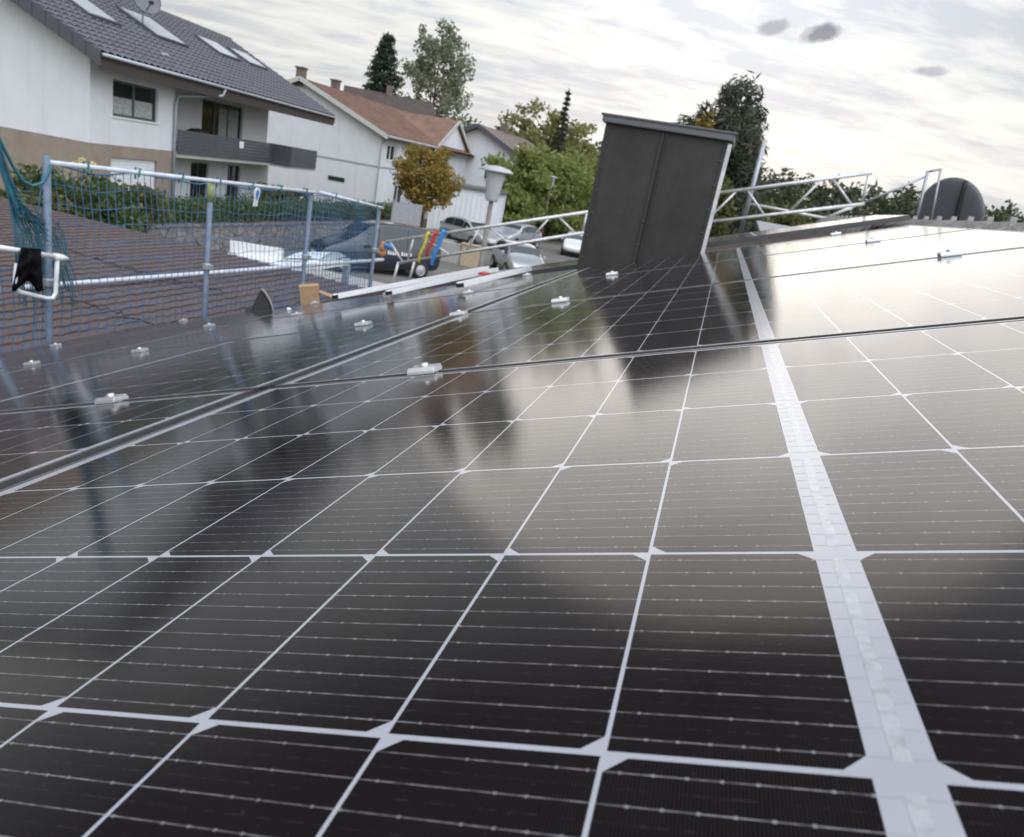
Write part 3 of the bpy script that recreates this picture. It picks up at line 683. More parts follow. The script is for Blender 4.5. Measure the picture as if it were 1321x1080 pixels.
# ------------------------------------------------------------------ satellite dishes
def dishthing(name,lab,c,nrm,R,rollv=(0,0,1),parent_pts=None,mast=None):
    t=thing(name,lab,'satellite dish',c,world=True); c=Vector(c); n=Vector(nrm).normalized(); q=n.to_track_quat('Z','Y').to_matrix()
    prof=[(R*math.sin(k),(.13*R)*(k/1.57)**2) for k in np.linspace(0.01,1.57,10)]
    d=MB().lathe(prof,36,tuple(c),q).lathe([(r,zv-.012*1) for r,zv in prof],36,tuple(c),q).lathe([(R,(.13*R)+.004),(R*1.015,(.13*R)-.004),(R,(.13*R)-.014)],36,tuple(c),q)
    obj('reflector',d,M_dish,t,True)
    return t,c,n,q
c=atY(1221,277,9.4); R=.37
t,c,n,q=dishthing('satellite_dish','dark grey satellite dish seen from behind beyond the ridge',c,(.70,.68,.24),R)
yv=Vector((0,0,1))-n*n.z; yv.normalize(); xv=yv.cross(n); xv=xv if xv.x>0 else -xv
def onb(a,b): return c+xv*a*R+yv*b*R+n*((.13*R)*min(1,math.hypot(a,b))**2-.03)
obj('stiffening_rib',MB().tube([onb(.34,b) for b in np.linspace(-.93,.96,9)],.022,8),M_black,t,True)
q_=onb(.12,-.55); obj('bracket',MB().box(q_.x-.07,q_.x+.05,q_.y-.12,q_.y-.01,q_.z-.16,q_.z+.13),M_galv,t,bevel=.01)
obj('mast',MB().tube([(q_.x,q_.y+.02,q_.z-1.0),(q_.x,q_.y-.05,q_.z)],.03,10),M_galv,t,True)

# ------------------------------------------------------------------ houses
def wallpane(mb,x0,x1,y0,y1,z0,z1,holes):
    ys=sorted({y0,y1,*[h[0] for h in holes],*[h[1] for h in holes]}); 
    for a,b in zip(ys[:-1],ys[1:]):
        hs=sorted([(h[2],h[3]) for h in holes if h[0]<=a+1e-6 and h[1]>=b-1e-6]); z=z0
        for (u,v) in hs:
            if u>z: mb.box(x0,x1,a,b,z,u)
            z=v
        if z<z1: mb.box(x0,x1,a,b,z,z1)
def window(root,x,y0,y1,z0,z1,split=2,M=M_anth,curt=None,glass=M_glass,axis='x',dep=.12):
    """window in the plane x (axis x) or y=x (axis y)"""
    def B(mb,xa,xb,a,b,c,d): return mb.box(xa,xb,a,b,c,d) if axis=='x' else mb.box(a,b,xa,xb,c,d)
    s=1 if axis=='x' else -1
    def X(d0,d1): a,b=x+s*d0,x+s*d1; return (min(a,b),max(a,b))
    f=MB(); fw=.07
    for (a,b,c,d) in ((y0,y1,z0,z0+fw),(y0,y1,z1-fw,z1),(y0,y0+fw,z0+fw,z1-fw),(y1-fw,y1,z0+fw,z1-fw)): B(f,*X(-dep-.05,-dep+.02),a,b,c,d)
    for i in range(1,split):
        yc=y0+(y1-y0)*i/split; B(f,*X(-dep-.05,-dep+.02),yc-.05,yc+.05,z0+fw,z1-fw)
    o=obj('window',f,M,root)
    obj('pane',B(MB(),*X(-dep-.04,-dep-.02),y0+.03,y1-.03,z0+.03,z1-.03),glass,o)
    if curt:
        c=MB(); ya,yb,za,zb=curt; n=40
        for i in range(n):
            a=ya+(yb-ya)*i/n; b=ya+(yb-ya)*(i+1)/n
            B(c,*X(-dep-.018,-dep-.012+.004*(i%2)),a,b,za,zb)
        obj('curtain',c,M_curt,o)
    obj('sill',B(MB(),*X(-dep,.05),y0-.05,y1+.05,z0-.05,z0-.003),M_white,o)
d=ray(116,130); P0=Vector(O+d*27/math.hypot(d[0],d[1])); P0.z=0; TH=R_(7)
h1=thing('apartment_house','large white house with anthracite tiled roof and dark balcony, left of the photo','house',P0,rot=(0,0,TH))
EZ,OV=5.52,.9; RX,RZ=-5.0,8.25          # eave, overhang, ridge
sl=(RZ-EZ)/(OV-RX)
def rz(x): return EZ+(OV-x)*sl
HL=15.0
wm=MB(); wallpane(wm,-.3,0,0,4.45,3.05,5.85,[(1.05,3.45,3.92,4.99)]); 
wallpane(wm,-1.9,-1.6,4.45,HL,3.05,6.5,[(5.6+3.4,8.6+3.9,3.1,5.1)])
wm.box(-1.9,-.3,4.15,4.45,3.05,6.2)
# gable end wall, its top following the roof
wm.prism([(-.302,3.05),(-10,3.05),(-10,rz(0)-.15),(RX,RZ-.22),(-.302,rz(-.3)-.15)],1,0,.3); wm.box(-10,-9.7,.3,HL,0,rz(0)-.2)
wm.prism([(-1.9,0),(-10,0),(-10,rz(0)-.15),(RX,RZ-.22),(-1.9,rz(-1.9)-.15)],1,HL-.3,HL)
obj('upper_wall',wm,M_render,h1)
bm2=MB(); wallpane(bm2,-.28,.03,-.03,4.45,0,3.04,[(.95,3.45,1.45,2.68)]); bm2.box(-10,-.281,-.03,.25,0,3.04)
obj('base_wall',bm2,M_tan,h1)
gw=MB(); wallpane(gw,-1.7,-1.4,4.451,HL,0,2.85,[(4.6,5.75,.5,2.6),(8.0,9.4,.7,2.6),(11.0,12.2,.7,2.6)]); obj('ground_floor_wall',gw,M_render,h1)
window(h1,0,1.05,3.45,3.92,4.99,2,M_anth,(1.15,3.3,4.0,4.5))
window(h1,-1.6,9.0,12.5,3.1,5.1,3,M_anth,(10.6,12.3,3.2,4.9))
window(h1,-1.4,4.6,5.75,.5,2.6,1); window(h1,-1.4,8.0,9.4,.7,2.6,2); window(h1,-1.4,11.0,12.2,.7,2.6,2)
sh=MB()
for i in range(9): sh.box(-.10,-.06,.98,3.42,1.72+i*.106,1.72+i*.106+.098)
sh.box(-.06,-.02,.96,3.44,1.68,1.73)
obj('roller_shutter',sh,M_shut,h1)
obj('window_gap',MB().box(-.12,-.10,.98,3.42,1.46,1.70),M_glass,h1)
bal=MB()
for i in range(7):
    z=2.98+i*.12; bal.box(.10,.13,4.5,12.6,z,z+.113)
obj('balcony_parapet',bal,M_anth,h1); 
bal=MB()
for i in range(7):
    z=2.96+i*.12; bal.box(1.05,1.08,12.0,14.9,z,z+.113)
for i in range(7):
    z=2.96+i*.12; bal.box(.13,1.05,11.97,12.0,z,z+.113); bal.box(-1.4,1.05,14.9,14.93,z,z+.113)
obj('balcony_parapet',bal,M_anth,h1)
obj('balcony_slab',MB().box(-1.6,.10,4.46,14.9,2.86,3.05).box(.101,1.05,12.0,14.9,2.86,3.05),M_conc,h1)
obj('parapet_notice',MB().box(.131,.136,9.0,9.35,3.45,3.72),M_white,h1)
# wall lamp, covered barbecue on the balcony
obj('wall_lamp',MB().lathe([(.001,.0),(.12,.02),(.13,.12),(.001,.14)],12,(-1.58,6.4,4.65),Matrix.Rotation(math.pi/2,3,'Y')),M_black,h1,True)
bbq=tag(obj('covered_grill',MB().lathe([(.55,-.6),(.6,0),(.55,.12),(.30,.26),(.001,.30)],14),M_black,smooth=True),'dark covered barbecue standing on the left house balcony','barbecue')
bbq.location=Matrix.Translation(P0)@Matrix.Rotation(TH,4,'Z')@Vector((-.55,7.0,3.65)); bbq.scale=(.7,1.25,1)
# roof
rf=MB(); tilesheet((OV,-.75,EZ+.06),(0,1,0),(-(OV-RX),0,RZ-EZ),17.9,math.hypot(OV-RX,RZ-EZ),tw=.33,th=.36,amp=.042,step=.045,nx=6,mbx=rf)
roof=obj('roof',rf,[M_slate,M_slate],h1,False)
r2=MB().poly([(RX,-.75,RZ+.03),(RX,17.15,RZ+.03),(-11,17.15,EZ),(-11,-.75,EZ)]).poly([(OV,-.75,EZ-.12),(RX,-.75,RZ-.14),(RX,17.15,RZ-.14),(OV,17.15,EZ-.12)]); obj('soffit',r2,mat('dark_brown_soffit',(.05,.04,.036),.8),roof)
nseg=14
for yy_ in (-.82,17.16):
    vg=MB()
    for i in range(nseg):
        t0,t1=i/nseg,(i+.96)/nseg; xa,xb=OV+(RX-OV)*t0,OV+(RX-OV)*t1; za,zb=EZ+(RZ-EZ)*t0,EZ+(RZ-EZ)*t1
        vg.prism([(xa,za-.30),(xb,zb-.30),(xb,zb+.10),(xa,za+.10)],1,yy_,yy_+.06)
    vg.bar((OV-.02,yy_+.08,EZ-.1),(RX,yy_+.08,RZ-.1),.02,.3); obj('verge_tiles',vg,M_anth,roof)
obj('ridge_cap',MB().tube([(RX,-.8,RZ+.05),(RX,17.2,RZ+.05)],.12,8),M_slate,roof,True)
obj('gutter',MB().tube([(OV+.06,-.75,EZ-.0),(OV+.06,17.15,EZ-.0)],.05,10),M_galv,roof,True); obj('fascia_board',MB().box(OV-.06,OV-.02,-.74,17.14,EZ-.40,EZ-.0),MATS['dark_brown_soffit'],roof)
obj('downpipe',MB().tube([(OV+.06,6.1,EZ-.06),(OV+.02,6.0,EZ-.30),(.12,4.40,EZ-.62),(.09,4.36,EZ-.9),(.09,4.36,0)],.05,10),M_galv,h1,True)
uv=Vector((-(OV-RX),0,RZ-EZ)).normalized(); nv=Vector((uv.z,0,-uv.x))
Mi=(Matrix.Translation(P0)@Matrix.Rotation(TH,4,'Z')).inverted()
def roofhit(px,py):
    o=Mi@Vector(O); dd=(Mi.to_3x3()@Vector(ray(px,py))); p=Vector((OV,0,EZ+.12)); t=(p-o).dot(nv)/dd.dot(nv); return o+dd*t
for i,(q) in enumerate((((83,-12),(100,-3),(135,25),(110,16)),((165,18),(178,16),(229,56),(216,54)),((254,48),(266,47),(308,80),(296,78)),((294,62),(304,62),(345,92),(334,90)))):
    c=[roofhit(*p) for p in q]; ya=min(p.y for p in (c[0],c[3])); yb=max(p.y for p in c[1:3]); 
    ctr=sum(c,Vector())/4; sy=[.78,1.0,.9,.9][i]; sx=[.9,.95,.7,.65][i]; 
    M4=Matrix.Translation(ctr)@Matrix(((uv.x,0,nv.x),(0,1,0),(uv.z,0,nv.z))).to_4x4()
    s_=obj('skylight',MB().box(-sx,sx,-sy,sy,-.1,.07,0,M4),M_anth,roof); obj('pane',MB().box(-sx+.10,sx-.10,-sy+.10,sy-.10,.071,.078,0,M4),mat('skylight_glass',(.55,.58,.62),.12,var=.05),s_)
pd=roofhit(184,34)
t=thing('satellite_dish','small dark satellite dish standing on the left house roof','satellite dish',Matrix.Translation(P0)@Matrix.Rotation(TH,4,'Z')@pd,rot=(0,0,TH))
obj('mast',MB().tube([(0,0,-.1),(0,0,.9)],.03,8),M_galv,t,True); prof=[(.5*math.sin(k),.12*(k/1.57)**2) for k in np.linspace(.01,1.57,8)]
q=Vector((.75,-.55,.35)).to_track_quat('Z','Y').to_matrix(); obj('reflector',MB().lathe(prof,24,(.1,0,.85),q).lathe([(r,zv-.02) for r,zv in prof],24,(.1,0,.85),q),M_dish,t,True); obj('arm',MB().tube([(.1,0,.5),(.55,-.35,.75)],.02,6).box(.5,.62,-.42,-.3,.70,.82),M_black,t)

# house 2
Q0=Vector((-22.05,47.1,0)); h2=thing('rust_roof_house','white house with rust red roof behind the autumn ball tree','house',Q0)
wm=MB(); EV,RG,HW=5.40,7.75,5.9
def prismwall(mb,y0,y1,holes=()): pass
g1=MB(); g1.prism([(0,0),(-2*HW,0),(-2*HW,EV),(-HW,RG),(0,EV)],1,0,.3)
g1.prism([(0,0),(-2*HW,0),(-2*HW,EV),(-HW,RG),(0,EV)],1,17.0,17.3)
wallpane(g1,-.3,0,.3,17.0,0,EV,[(1.05,2.5,3.85,4.85),(6.0,7.4,3.85,4.85),(11.2,13.0,3.7,4.9),(3.0,4.6,1.0,2.3),(8.5,10.0,1.0,2.3)])
g1.prism([(9.4,EV-.2),(17.2,EV-.2),(13.3,RG-.35)],0,-.2,.04)
obj('wall',g1,M_render,h2)
for a in ((1.05,2.5,3.85,4.85),(6.0,7.4,3.85,4.85),(11.2,13.0,3.7,4.9),(3.0,4.6,1.0,2.3),(8.5,10.0,1.0,2.3)): window(h2,0,*a,2,M_white)
obj('storey_band',MB().box(-2*HW,.04,-.03,-.002,3.32,3.42).box(.002,.04,0,17.2,3.32,3.42),mat('grey_band',(.35,.36,.38),.8),h2)
window(h2,0.13,-3.4,-2.4,.9,2.0,1,M_anth,axis='y',dep=.14); obj('window_head',MB().box(-3.5,-2.3,-.05,-.004,2.02,2.28),M_black,h2)
window(h2,0.13,-5.6,-5.0,3.9,5.0,1,M_anth,axis='y',dep=.14)
u_=Vector((-HW-.7,0,RG-EV+.28)); rr=MB(); tilesheet((.7,-.6,EV-.10),(0,1,0),u_,18.4,u_.length,tw=.5,th=.4,amp=.03,step=.045,nx=4,mbx=rr)
rr.poly([(-HW,-.6,RG+.19),(-HW,17.8,RG+.19),(-2*HW-.7,17.8,EV-.1),(-2*HW-.7,-.6,EV-.1)])
rr.poly([(.7,-.6,EV-.25),(.7,17.8,EV-.25),(-HW,17.8,RG+.0),(-HW,-.6,RG+.0)])
r2=obj('roof',rr,[M_rust,M_rust],h2)
cg=MB()
for s in (-1,1):
    cg.poly([(.3,13.3,RG-.10),(-HW,13.3,RG-.05),(-HW+.9,13.3+s*4.4,EV+.05),(.3,13.3+s*4.4,EV-.20)]); cg.poly([(.3,13.3,RG-.28),(.3,13.3+s*4.4,EV-.38),(-1,13.3+s*4.4,EV-.38),(-1,13.3,RG-.28)])
obj('cross_gable_roof',cg,M_rust,r2)
vb=MB(); vb.bar((.7,-.62,EV-.17),(-HW,-.62,RG+.12),.08,.26).bar((-HW,-.62,RG+.12),(-2*HW-.7,-.62,EV-.17),.08,.26)
vb2=MB()
for s in (-1,1): vb2.bar((.32,13.3,RG-.17),(.32,13.3+s*4.4,EV-.27),.06,.26)
obj('cross_gable_board',vb2,mat('grey_white_board',(.5,.5,.48),.7),r2)
obj('barge_board',vb,mat('grey_white_board',(.5,.5,.48),.7),r2)
for (yy_,xx) in ((-.2,-HW-.3),(5,-HW-.6)): obj('chimney_stack',MB().box(xx-.25,xx+.25,yy_,yy_+.5,RG-.3,RG+.75).box(xx-.32,xx+.32,yy_-.07,yy_+.57,RG+.75,RG+.85),M_brown,r2)
obj('gutter',MB().tube([(.75,-.6,EV-.12),(.75,9,EV-.12)],.08,8),M_galv,r2); obj('downpipe',MB().tube([(.7,-.3,EV-.15),(.1,-.1,EV-.6),(.08,-.1,.2)],.05,8),M_galv,h2)
# dark roofed house behind
H3=atD(430,120,78); 
def gablehouse(name,lab,loc,az,Wd,Ln,ez,rz_,Mw,Mr,wins=(),ov=.6,sky=None):
    t=thing(name,lab,'house',loc,rot=(0,0,az)); b=MB(); b.prism([(-Wd/2,0),(Wd/2,0),(Wd/2,ez),(0,rz_),(-Wd/2,ez)],1,0,Ln); obj('wall',b,Mw,t)
    k=(rz_-ez)/(Wd/2); r=MB()
    for s in (-1,1):
        e=Wd/2+ov; r.prism([(0,rz_+.05),(s*e,rz_-k*e+.05),(s*e,rz_-k*e+.27),(0,rz_+.27)],1,-ov,Ln+ov)
    o=obj('roof',r,Mr,t)
    obj('verge_board',MB().bar((0,-ov-.03,rz_+.14),(Wd/2+ov,-ov-.03,rz_-k*(Wd/2+ov)+.14),.06,.3).bar((0,-ov-.03,rz_+.14),(-Wd/2-ov,-ov-.03,rz_-k*(Wd/2+ov)+.14),.06,.3),M_anth,o)
    for (x0,x1,z0,z1) in wins: 
        f=obj('window',MB().box(x0,x1,-.06,-.002,z0,z1),M_white,t); obj('pane',MB().box(x0+.08,x1-.08,-.075,-.062,z0+.08,z1-.08),M_glass,f)
    if sky:
        for (s,x0,x1,y0_,y1_) in sky:
            z0=rz_-k*x0+.29; z1=rz_-k*x1+.29; obj('skylight',MB().poly([(s*x0,y0_,z0),(s*x0,y1_,z0),(s*x1,y1_,z1),(s*x1,y0_,z1)]),mat('skylight_glass',(.55,.58,.62),.12,var=.05),o)
    obj('chimney_stack',MB().box(-.3,.3,Ln*.45,Ln*.45+.6,rz_-.3,rz_+1.0),M_brown,o)
    return t
p=atD(452,120,80); gablehouse('dark_roof_house','house with dark brown roof just showing behind the rust roof','house' and (p.x,p.y,0),R_(-60),11,7.5,6.4,9.5,M_render,mat('dark_brown_roof',(.065,.05,.045),.8,var=.2,scale=1.5))
p=atD(604,170,68); gablehouse('brown_roof_house','white gabled house with brown grey roof and white skylight',(p.x+1.0,p.y,0),R_(-4),11,12,5.0,7.6,M_render,M_brown,((-2,-.8,3.6,4.8),(1,2.2,3.6,4.8)),sky=((1,2.2,4.9,3,4.6),))
p=atZ(592,296,.3); 
gar=thing('white_garage','white ribbed garage partly hidden behind the autumn ball tree','garage',(p.x,p.y,.0),rot=(0,0,R_(12)))
gb=MB().box(-2.2,2.6,0,6,0,3.0); obj('wall',gb,M_render,gar); gd=MB()
for i in range(12): gd.box(-1.8+i*.34,-1.8+i*.34+.31,-.05,-.003,.1,2.6)
obj('door',gd,M_shut,gar); obj('flat_roof',MB().box(-2.35,2.75,-.2,6.2,3.003,3.15),M_cap,gar)
p=atD(965,287,46); gablehouse('distant_house','small grey roofed house showing between the chimney and the right lattice rail',(p.x+1.0,p.y,0),R_(-78),6,6,2.7,3.9,M_tan,mat('grey_roof_tile',(.30,.30,.31),.8,var=.15))

# ------------------------------------------------------------------ garden wall, hedge, shrubs
gwl=MB(); gwl.box(-16.75,-16.2,14,40.2,0,.98); gwl.box(-16.80,-16.15,14,40.2,.981,1.06); tag(obj('garden_wall',gwl,M_stone),'long grey stone garden wall under the hedge','wall')
def hedge(nm,lab,y0_,y1_,x0,x1,z0,z1,L,leaf=.045,n=230,cat='hedge'):
    c=[];s=[]; yy_=y0_
    while yy_<y1_:
        for xx in (x0+.2,x1-.2):
            c.append((xx,yy_,(z0+z1)/2+random.uniform(-.05,.12))); s.append((.42,.45,(z1-z0)/2*random.uniform(.9,1.2)))
        yy_+=.32
    t=thing(nm,lab,cat,((x0+x1)/2,(y0_+y1_)/2,z0),world=True); fastobj('foliage',leafcloud(c,s,n,leaf),L,t)
    st=MB(); yy_=y0_
    while yy_<y1_: st.tube([((x0+x1)/2,yy_,z0-.05),((x0+x1)/2+.1,yy_+.1,z1-.3)],.03,5); yy_+=.9
    st.tube([((x0+x1)/2,y0_,z0+.02),((x0+x1)/2,y1_,z0+.02)],.03,5); obj('stems',st,M_bark,t)
hedge('clipped_hedge','long clipped green hedge on top of the garden wall',17,39.5,-17.1,-16.2,1.0,1.85,L_green)
def shrub(lab,pos,rx,rz_,L,n=9,leaf=.07,per=130,cat='shrub'):
    t=thing('garden_shrub',lab,cat,pos,'shrubs in the garden of the left house',True); c=[];s=[]
    st=MB()
    for i in range(n):
        a=random.uniform(0,6.28); r=rx*math.sqrt(random.random())*.75; z=pos[2]+rz_*random.uniform(.25,.95); cc=(pos[0]+r*math.cos(a),pos[1]+r*math.sin(a),z); c.append(cc); s.append((rx*.36,rx*.36,rz_*.22)); st.tube([pos,Vector(pos).lerp(Vector(cc),.6)+Vector((0,0,.1)),cc],[.035,.02,.008],5)
    fastobj('foliage',leafcloud(c,s,per,leaf),L,t); obj('stems',st,M_bark,t)
for (px,py,D,rx,rzz,L,lab,zg) in ((18,285,20,1.3,1.45,L_olive,'tall olive shrub by the brown gable wall at the left edge',.9),(112,290,21,1.0,1.5,L_green,'green shrub below the shuttered window',.95),(150,285,22,1.1,1.25,L_green,'broad green shrub just left of the roller shutter',.95),(185,285,23,.9,1.35,L_olive,'dark shrub right of the roller shutter',.95),(350,262,35,1.0,1.15,L_olive,'olive shrub under the balcony of the left house',.95),(45,290,20,.9,1.6,L_green,'low green shrub left of the scaffold post',.9),(385,266,38,.8,1.0,L_green,'dark green shrub under the far balcony end',.95)):
    q=atD(px,py,D); shrub(lab,Vector((q.x,q.y,zg)),rx,rzz,L,12)
q=atD(104,240,21); fl=thing('yellow_flowers','pale yellow flowers rising above the green shrub','flowers',(q.x,q.y,1.0),world=True)
st=MB(); hd=[];hs=[]
for i in range(4):
    e=atD(100+6*i,[212,208,216,214][i],21+.2*i); st.tube([(q.x+.1*i,q.y,1.0),tuple(e)],.012,5); hd.append(tuple(e)); hs.append((.10,.10,.10))
obj('stems',st,L_green,fl); fastobj('blossom',leafcloud(hd,hs,40,.05),mat('yellow_petal',(.62,.55,.28),.8),fl)
# tan wall by the lamp, roadside
q=atZ(611,346,0); q2=atZ(540,347,0)
rw=tag(obj('boundary_wall',MB().bar((q2.x-3,q2.y+4.5,.45),(q.x-.8,q.y+.3,.45),.25,.9),M_conc),'low grey concrete wall behind the straps','wall')
rw=tag(obj('gate_pillar',MB().box(q.x-.75,q.x+.25,q.y+.1,q.y+.4,0,.95).box(q.x-.8,q.x+.3,q.y+.05,q.y+.45,.951,1.0),mat('cream_render',(.48,.38,.27),.9)),'cream wall pillar beside the street lamp post','wall')
p=atZ(480,284,1.0)
gp=tag(obj('glass_screen',MB().box(-.02,.02,0,1.7,0,1.3).box(-.05,.05,-.06,0,0,1.4),mat('grey_panel',(.30,.31,.33),.5)),'pale grey panel fence left of the ball tree trunk','fence'); q=atZ(500,292,.9); gp.location=(q.x+.4,q.y-.5,.85); gp.rotation_euler=(0,0,R_(-32))

# ------------------------------------------------------------------ cars
def carmesh(L=4.3,Wd=1.75,H=1.48,kind='hatch'):
    h=L/2; b=.95
    if kind=='estate': st=[(-h,.45,.80,.80,.86),(-h+.08,.30,.90,.95,.95),(-h+.55,.24,.95,1.36,1),(-h+1.2,.22,.95,1.46,1),(-.2,.2,.95,H,1),(.45,.2,.93,1.40,1),(1.05,.22,.90,.98,1),(h-.35,.26,.80,.82,.97),(h-.05,.35,.66,.68,.88),(h,.42,.55,.56,.80)]
    elif kind=='van': st=[(-h,.45,.95,1.0,.93),(-h+.05,.30,1.0,1.72,.97),(-h+.35,.24,1.02,1.84,1),(-.3,.2,1.02,1.88,1),(.55,.2,1.0,1.82,1),(1.30,.22,.98,1.12,1),(h-.35,.26,.88,.92,.97),(h-.05,.35,.72,.74,.90),(h,.42,.55,.56,.82)]
    else: st=[(-h,.45,.78,.80,.88),(-h+.06,.30,.92,1.0,.95),(-h+.42,.24,.95,1.34,.99),(-h+.95,.22,.95,1.46,1),(-.1,.2,.94,H,1),(.5,.2,.92,1.38,1),(1.10,.22,.90,.97,1),(h-.35,.26,.78,.80,.97),(h-.05,.35,.64,.66,.88),(h,.42,.55,.56,.80)]
    mb=MB(); n=10
    for (x,zb,zbelt,zt,wf) in st:
        hw=Wd/2*wf; tw=hw*(.78 if zt-zbelt>.2 else .92)
        for (yy_,z) in ((0,zb),(hw*.8,zb),(hw*.98,zb+.12),(hw,zb+(zbelt-zb)*.6),(hw*.97,zbelt),(tw,zt-.05*(zt-zbelt)),(tw*.8,zt)): mb.v.append((x,yy_,z))
        for (yy_,z) in ((tw*.8,zt),(tw,zt-.05*(zt-zbelt)),(hw*.97,zbelt),(hw,zb+(zbelt-zb)*.6),(hw*.98,zb+.12),(hw*.8,zb)): mb.v.append((x,-yy_,z))
    n=13
    for i in range(len(st)-1):
        for j in range(n): a=i*n; mb.f.append((a+j,a+(j+1)%n,a+n+(j+1)%n,a+n+j)); mb.mi.append(0)
    mb.f.append(tuple(range(n))[::-1]); mb.mi.append(0); e=(len(st)-1)*n; mb.f.append(tuple(e+j for j in range(n))); mb.mi.append(0)
    return mb,st
def car(lab,loc,rz_,paint,kind='hatch',L=4.3,H=1.48,extra=None):
    t=thing('parked_car',lab,'car',loc,'cars parked along the street',rot=(0,0,rz_))
    mb,st=carmesh(L,1.76,H,kind); body=obj('body',mb,paint,t,True)
    sb=body.modifiers.new('sub','SUBSURF'); sb.levels=sb.render_levels=1
    def g(x):
        for a,b in zip(st[:-1],st[1:]):
            if a[0]<=x<=b[0]:
                f=(x-a[0])/(b[0]-a[0]); return [a[k]+(b[k]-a[k])*f for k in range(5)]
    top=H if kind!='van' else 1.88
    segs=[(-L/2+.50,-L/2+1.25),(-L/2+1.32,.12),(.19,.98)] if kind!='van' else [(-L/2+.35,-.9),(-.83,.25),(.32,1.12)]
    for (xa,xb) in segs:
        for s in (-1,1):
            P=[]
            for x in np.linspace(xa,xb,5): q_=g(x); P.append((x,q_))
            lo=[(x,s*(.88*q_[4]*.975+.006),q_[2]+.04) for x,q_ in P]; hi=[]
            for x,q_ in P:
                k=max(.05,(q_[3]-q_[2]-.10))/max(.12,(q_[3]-q_[2])); hwv=.88*q_[4]; hi.append((x,s*(hwv*.97+(hwv*.78-hwv*.97)*k+.012),q_[2]+(q_[3]-q_[2])*k))
            m_=MB()
            for i in range(4): m_.poly([lo[i],lo[i+1],hi[i+1],hi[i]])
            obj('side_window',m_,M_carglass,t)
    q1,q2=(g(.55),g(1.02)) if kind!='van' else (g(.65),g(1.22)); xa,xb=(.55,1.02) if kind!='van' else (.65,1.22)
    obj('windscreen',MB().poly([(xa,-.62,q1[3]+.012),(xa,.62,q1[3]+.012),(xb,.72,q2[3]+.02),(xb,-.72,q2[3]+.02)]),M_carglass,t)
    x0=-L/2+.10; x1=-L/2+(.36 if kind!='van' else .12); zt=g(x1+.02)[3]
    obj('rear_window',MB().poly([(x0-.02,-.62,1.0),(x0-.02,.62,1.0),(x1-.03,.56,zt-.02),(x1-.03,-.56,zt-.02)]),M_carglass,t)
    for s in (-1,1):
        obj('headlight',MB().box(L/2-.30,L/2-.10,s*.62-.13,s*.62+.13,.58,.72),M_lens,t,bevel=.04)
        obj('tail_light',MB().box(-L/2-.01,-L/2+.12,s*.70-.08,s*.70+.08,.78,1.02),M_tail,t,bevel=.02)
        obj('mirror',MB().box(.62,.75,s*.98-.09,s*.98+.09,.95,1.08),paint,t,bevel=.03)
        for xw in (-L/2+.82,L/2-.85):
            wl=obj('wheel',MB().lathe([(.20,-.10),(.31,-.10),(.33,-.06),(.33,.06),(.31,.10),(.20,.10)],22,(xw,s*.80,.33),Matrix.Rotation(math.pi/2,3,'X')),M_tyre,t,True)
            obj('rim',MB().lathe([(.001,-.085),(.05,-.09),(.19,-.07),(.21,-.10),(.21,.10),(.19,.07),(.05,.09),(.001,.085)],14,(xw,s*.80,.33),Matrix.Rotation(math.pi/2,3,'X')),M_rim,wl)
    obj('number_plate',MB().box(L/2+.0,L/2+.012,-.26,.26,.45,.56).box(-L/2-.012,-L/2,-.26,.26,.55,.66),M_white,t)
    return t
p=atZ(483,352,0); vn=car('black van with pale lettering on its flank, seen behind the net end',(p.x-.2,p.y+.3,0),R_(227),M_carblack,'van',4.7)
for k0,k1 in ((0,5),(6,11)):
    lt_=MB().box(-.18-.09*(k1-1),-.12-.09*k0,.881,.884,.80,.812)
    for i in range(k0,k1):
        x=-.15-.09*i; lt_.box(x-.026,x+.026,.883,.890,.80,.80+(.11 if i%3 else .13))
    obj('lettering',lt_,M_white,vn)
p=atZ(606,318,0); car('silver car parked farthest left under the lattice rail',(p.x-.4,p.y+1.0,0),R_(-30),M_carsilver,'hatch',4.0)
p=atZ(662,318,0); car('silver estate car in the middle of the parked cars',(p.x-.1,p.y+.6,0),R_(-105),M_carsilver,'estate',4.4,1.5)
p=atZ(653,358,0); car('pale silver car nearest to the roof, just above the white rails',(p.x,p.y+1.6,0),R_(-60),M_carsilver,'hatch',4.1)
p=atZ(735,331,0); car('white car on the street just left of the chimney',(p.x,p.y+1.5,0),R_(-80),M_carwhite,'hatch',4.1)
p=atZ(752,312,0); car('white car farthest down the street beside the chimney edge',(p.x,p.y+6,0),R_(-85),M_carwhite,'van',4.6)

# ------------------------------------------------------------------ street lamps
def lamp(lab,x,y,zt,sc_):
    t=thing('street_lamp',lab,'street lamp',(x,y,0),'mushroom head street lamps'); k=sc_
    obj('pole',MB().tube([(0,0,0),(0,0,zt*.5),(0,0,zt-.62*k)],[.065*k,.055*k,.048*k],12),mat('weathered_pole',(.20,.19,.17),.7,var=.2),t,True)
    obj('lantern',MB().lathe([(.001,-.64),(.11,-.64),(.13,-.60),(.19,-.12),(.20,-.08),(.001,-.06)],20,(0,0,zt),Matrix.Scale(k,3)),M_lamp,t,True)
    obj('lamp_hood',MB().lathe([(.20,-.09),(.33,-.085),(.335,-.06),(.26,-.015),(.12,.02),(.001,.03)],24,(0,0,zt),Matrix.Scale(k,3)),M_cap if False else mat('pale_grey_hood',(.44,.46,.49),.35,var=.05),t,True)
p=atY(641,216,14); lamp('large pale mushroom head street lamp close to the roof',p.x,p.y,p.z,.95)
p=atZ(697,312,0); q=atY(706,226,p.y); lamp('small distant mushroom head street lamp before the green trees',p.x,p.y,q.z,1.25)

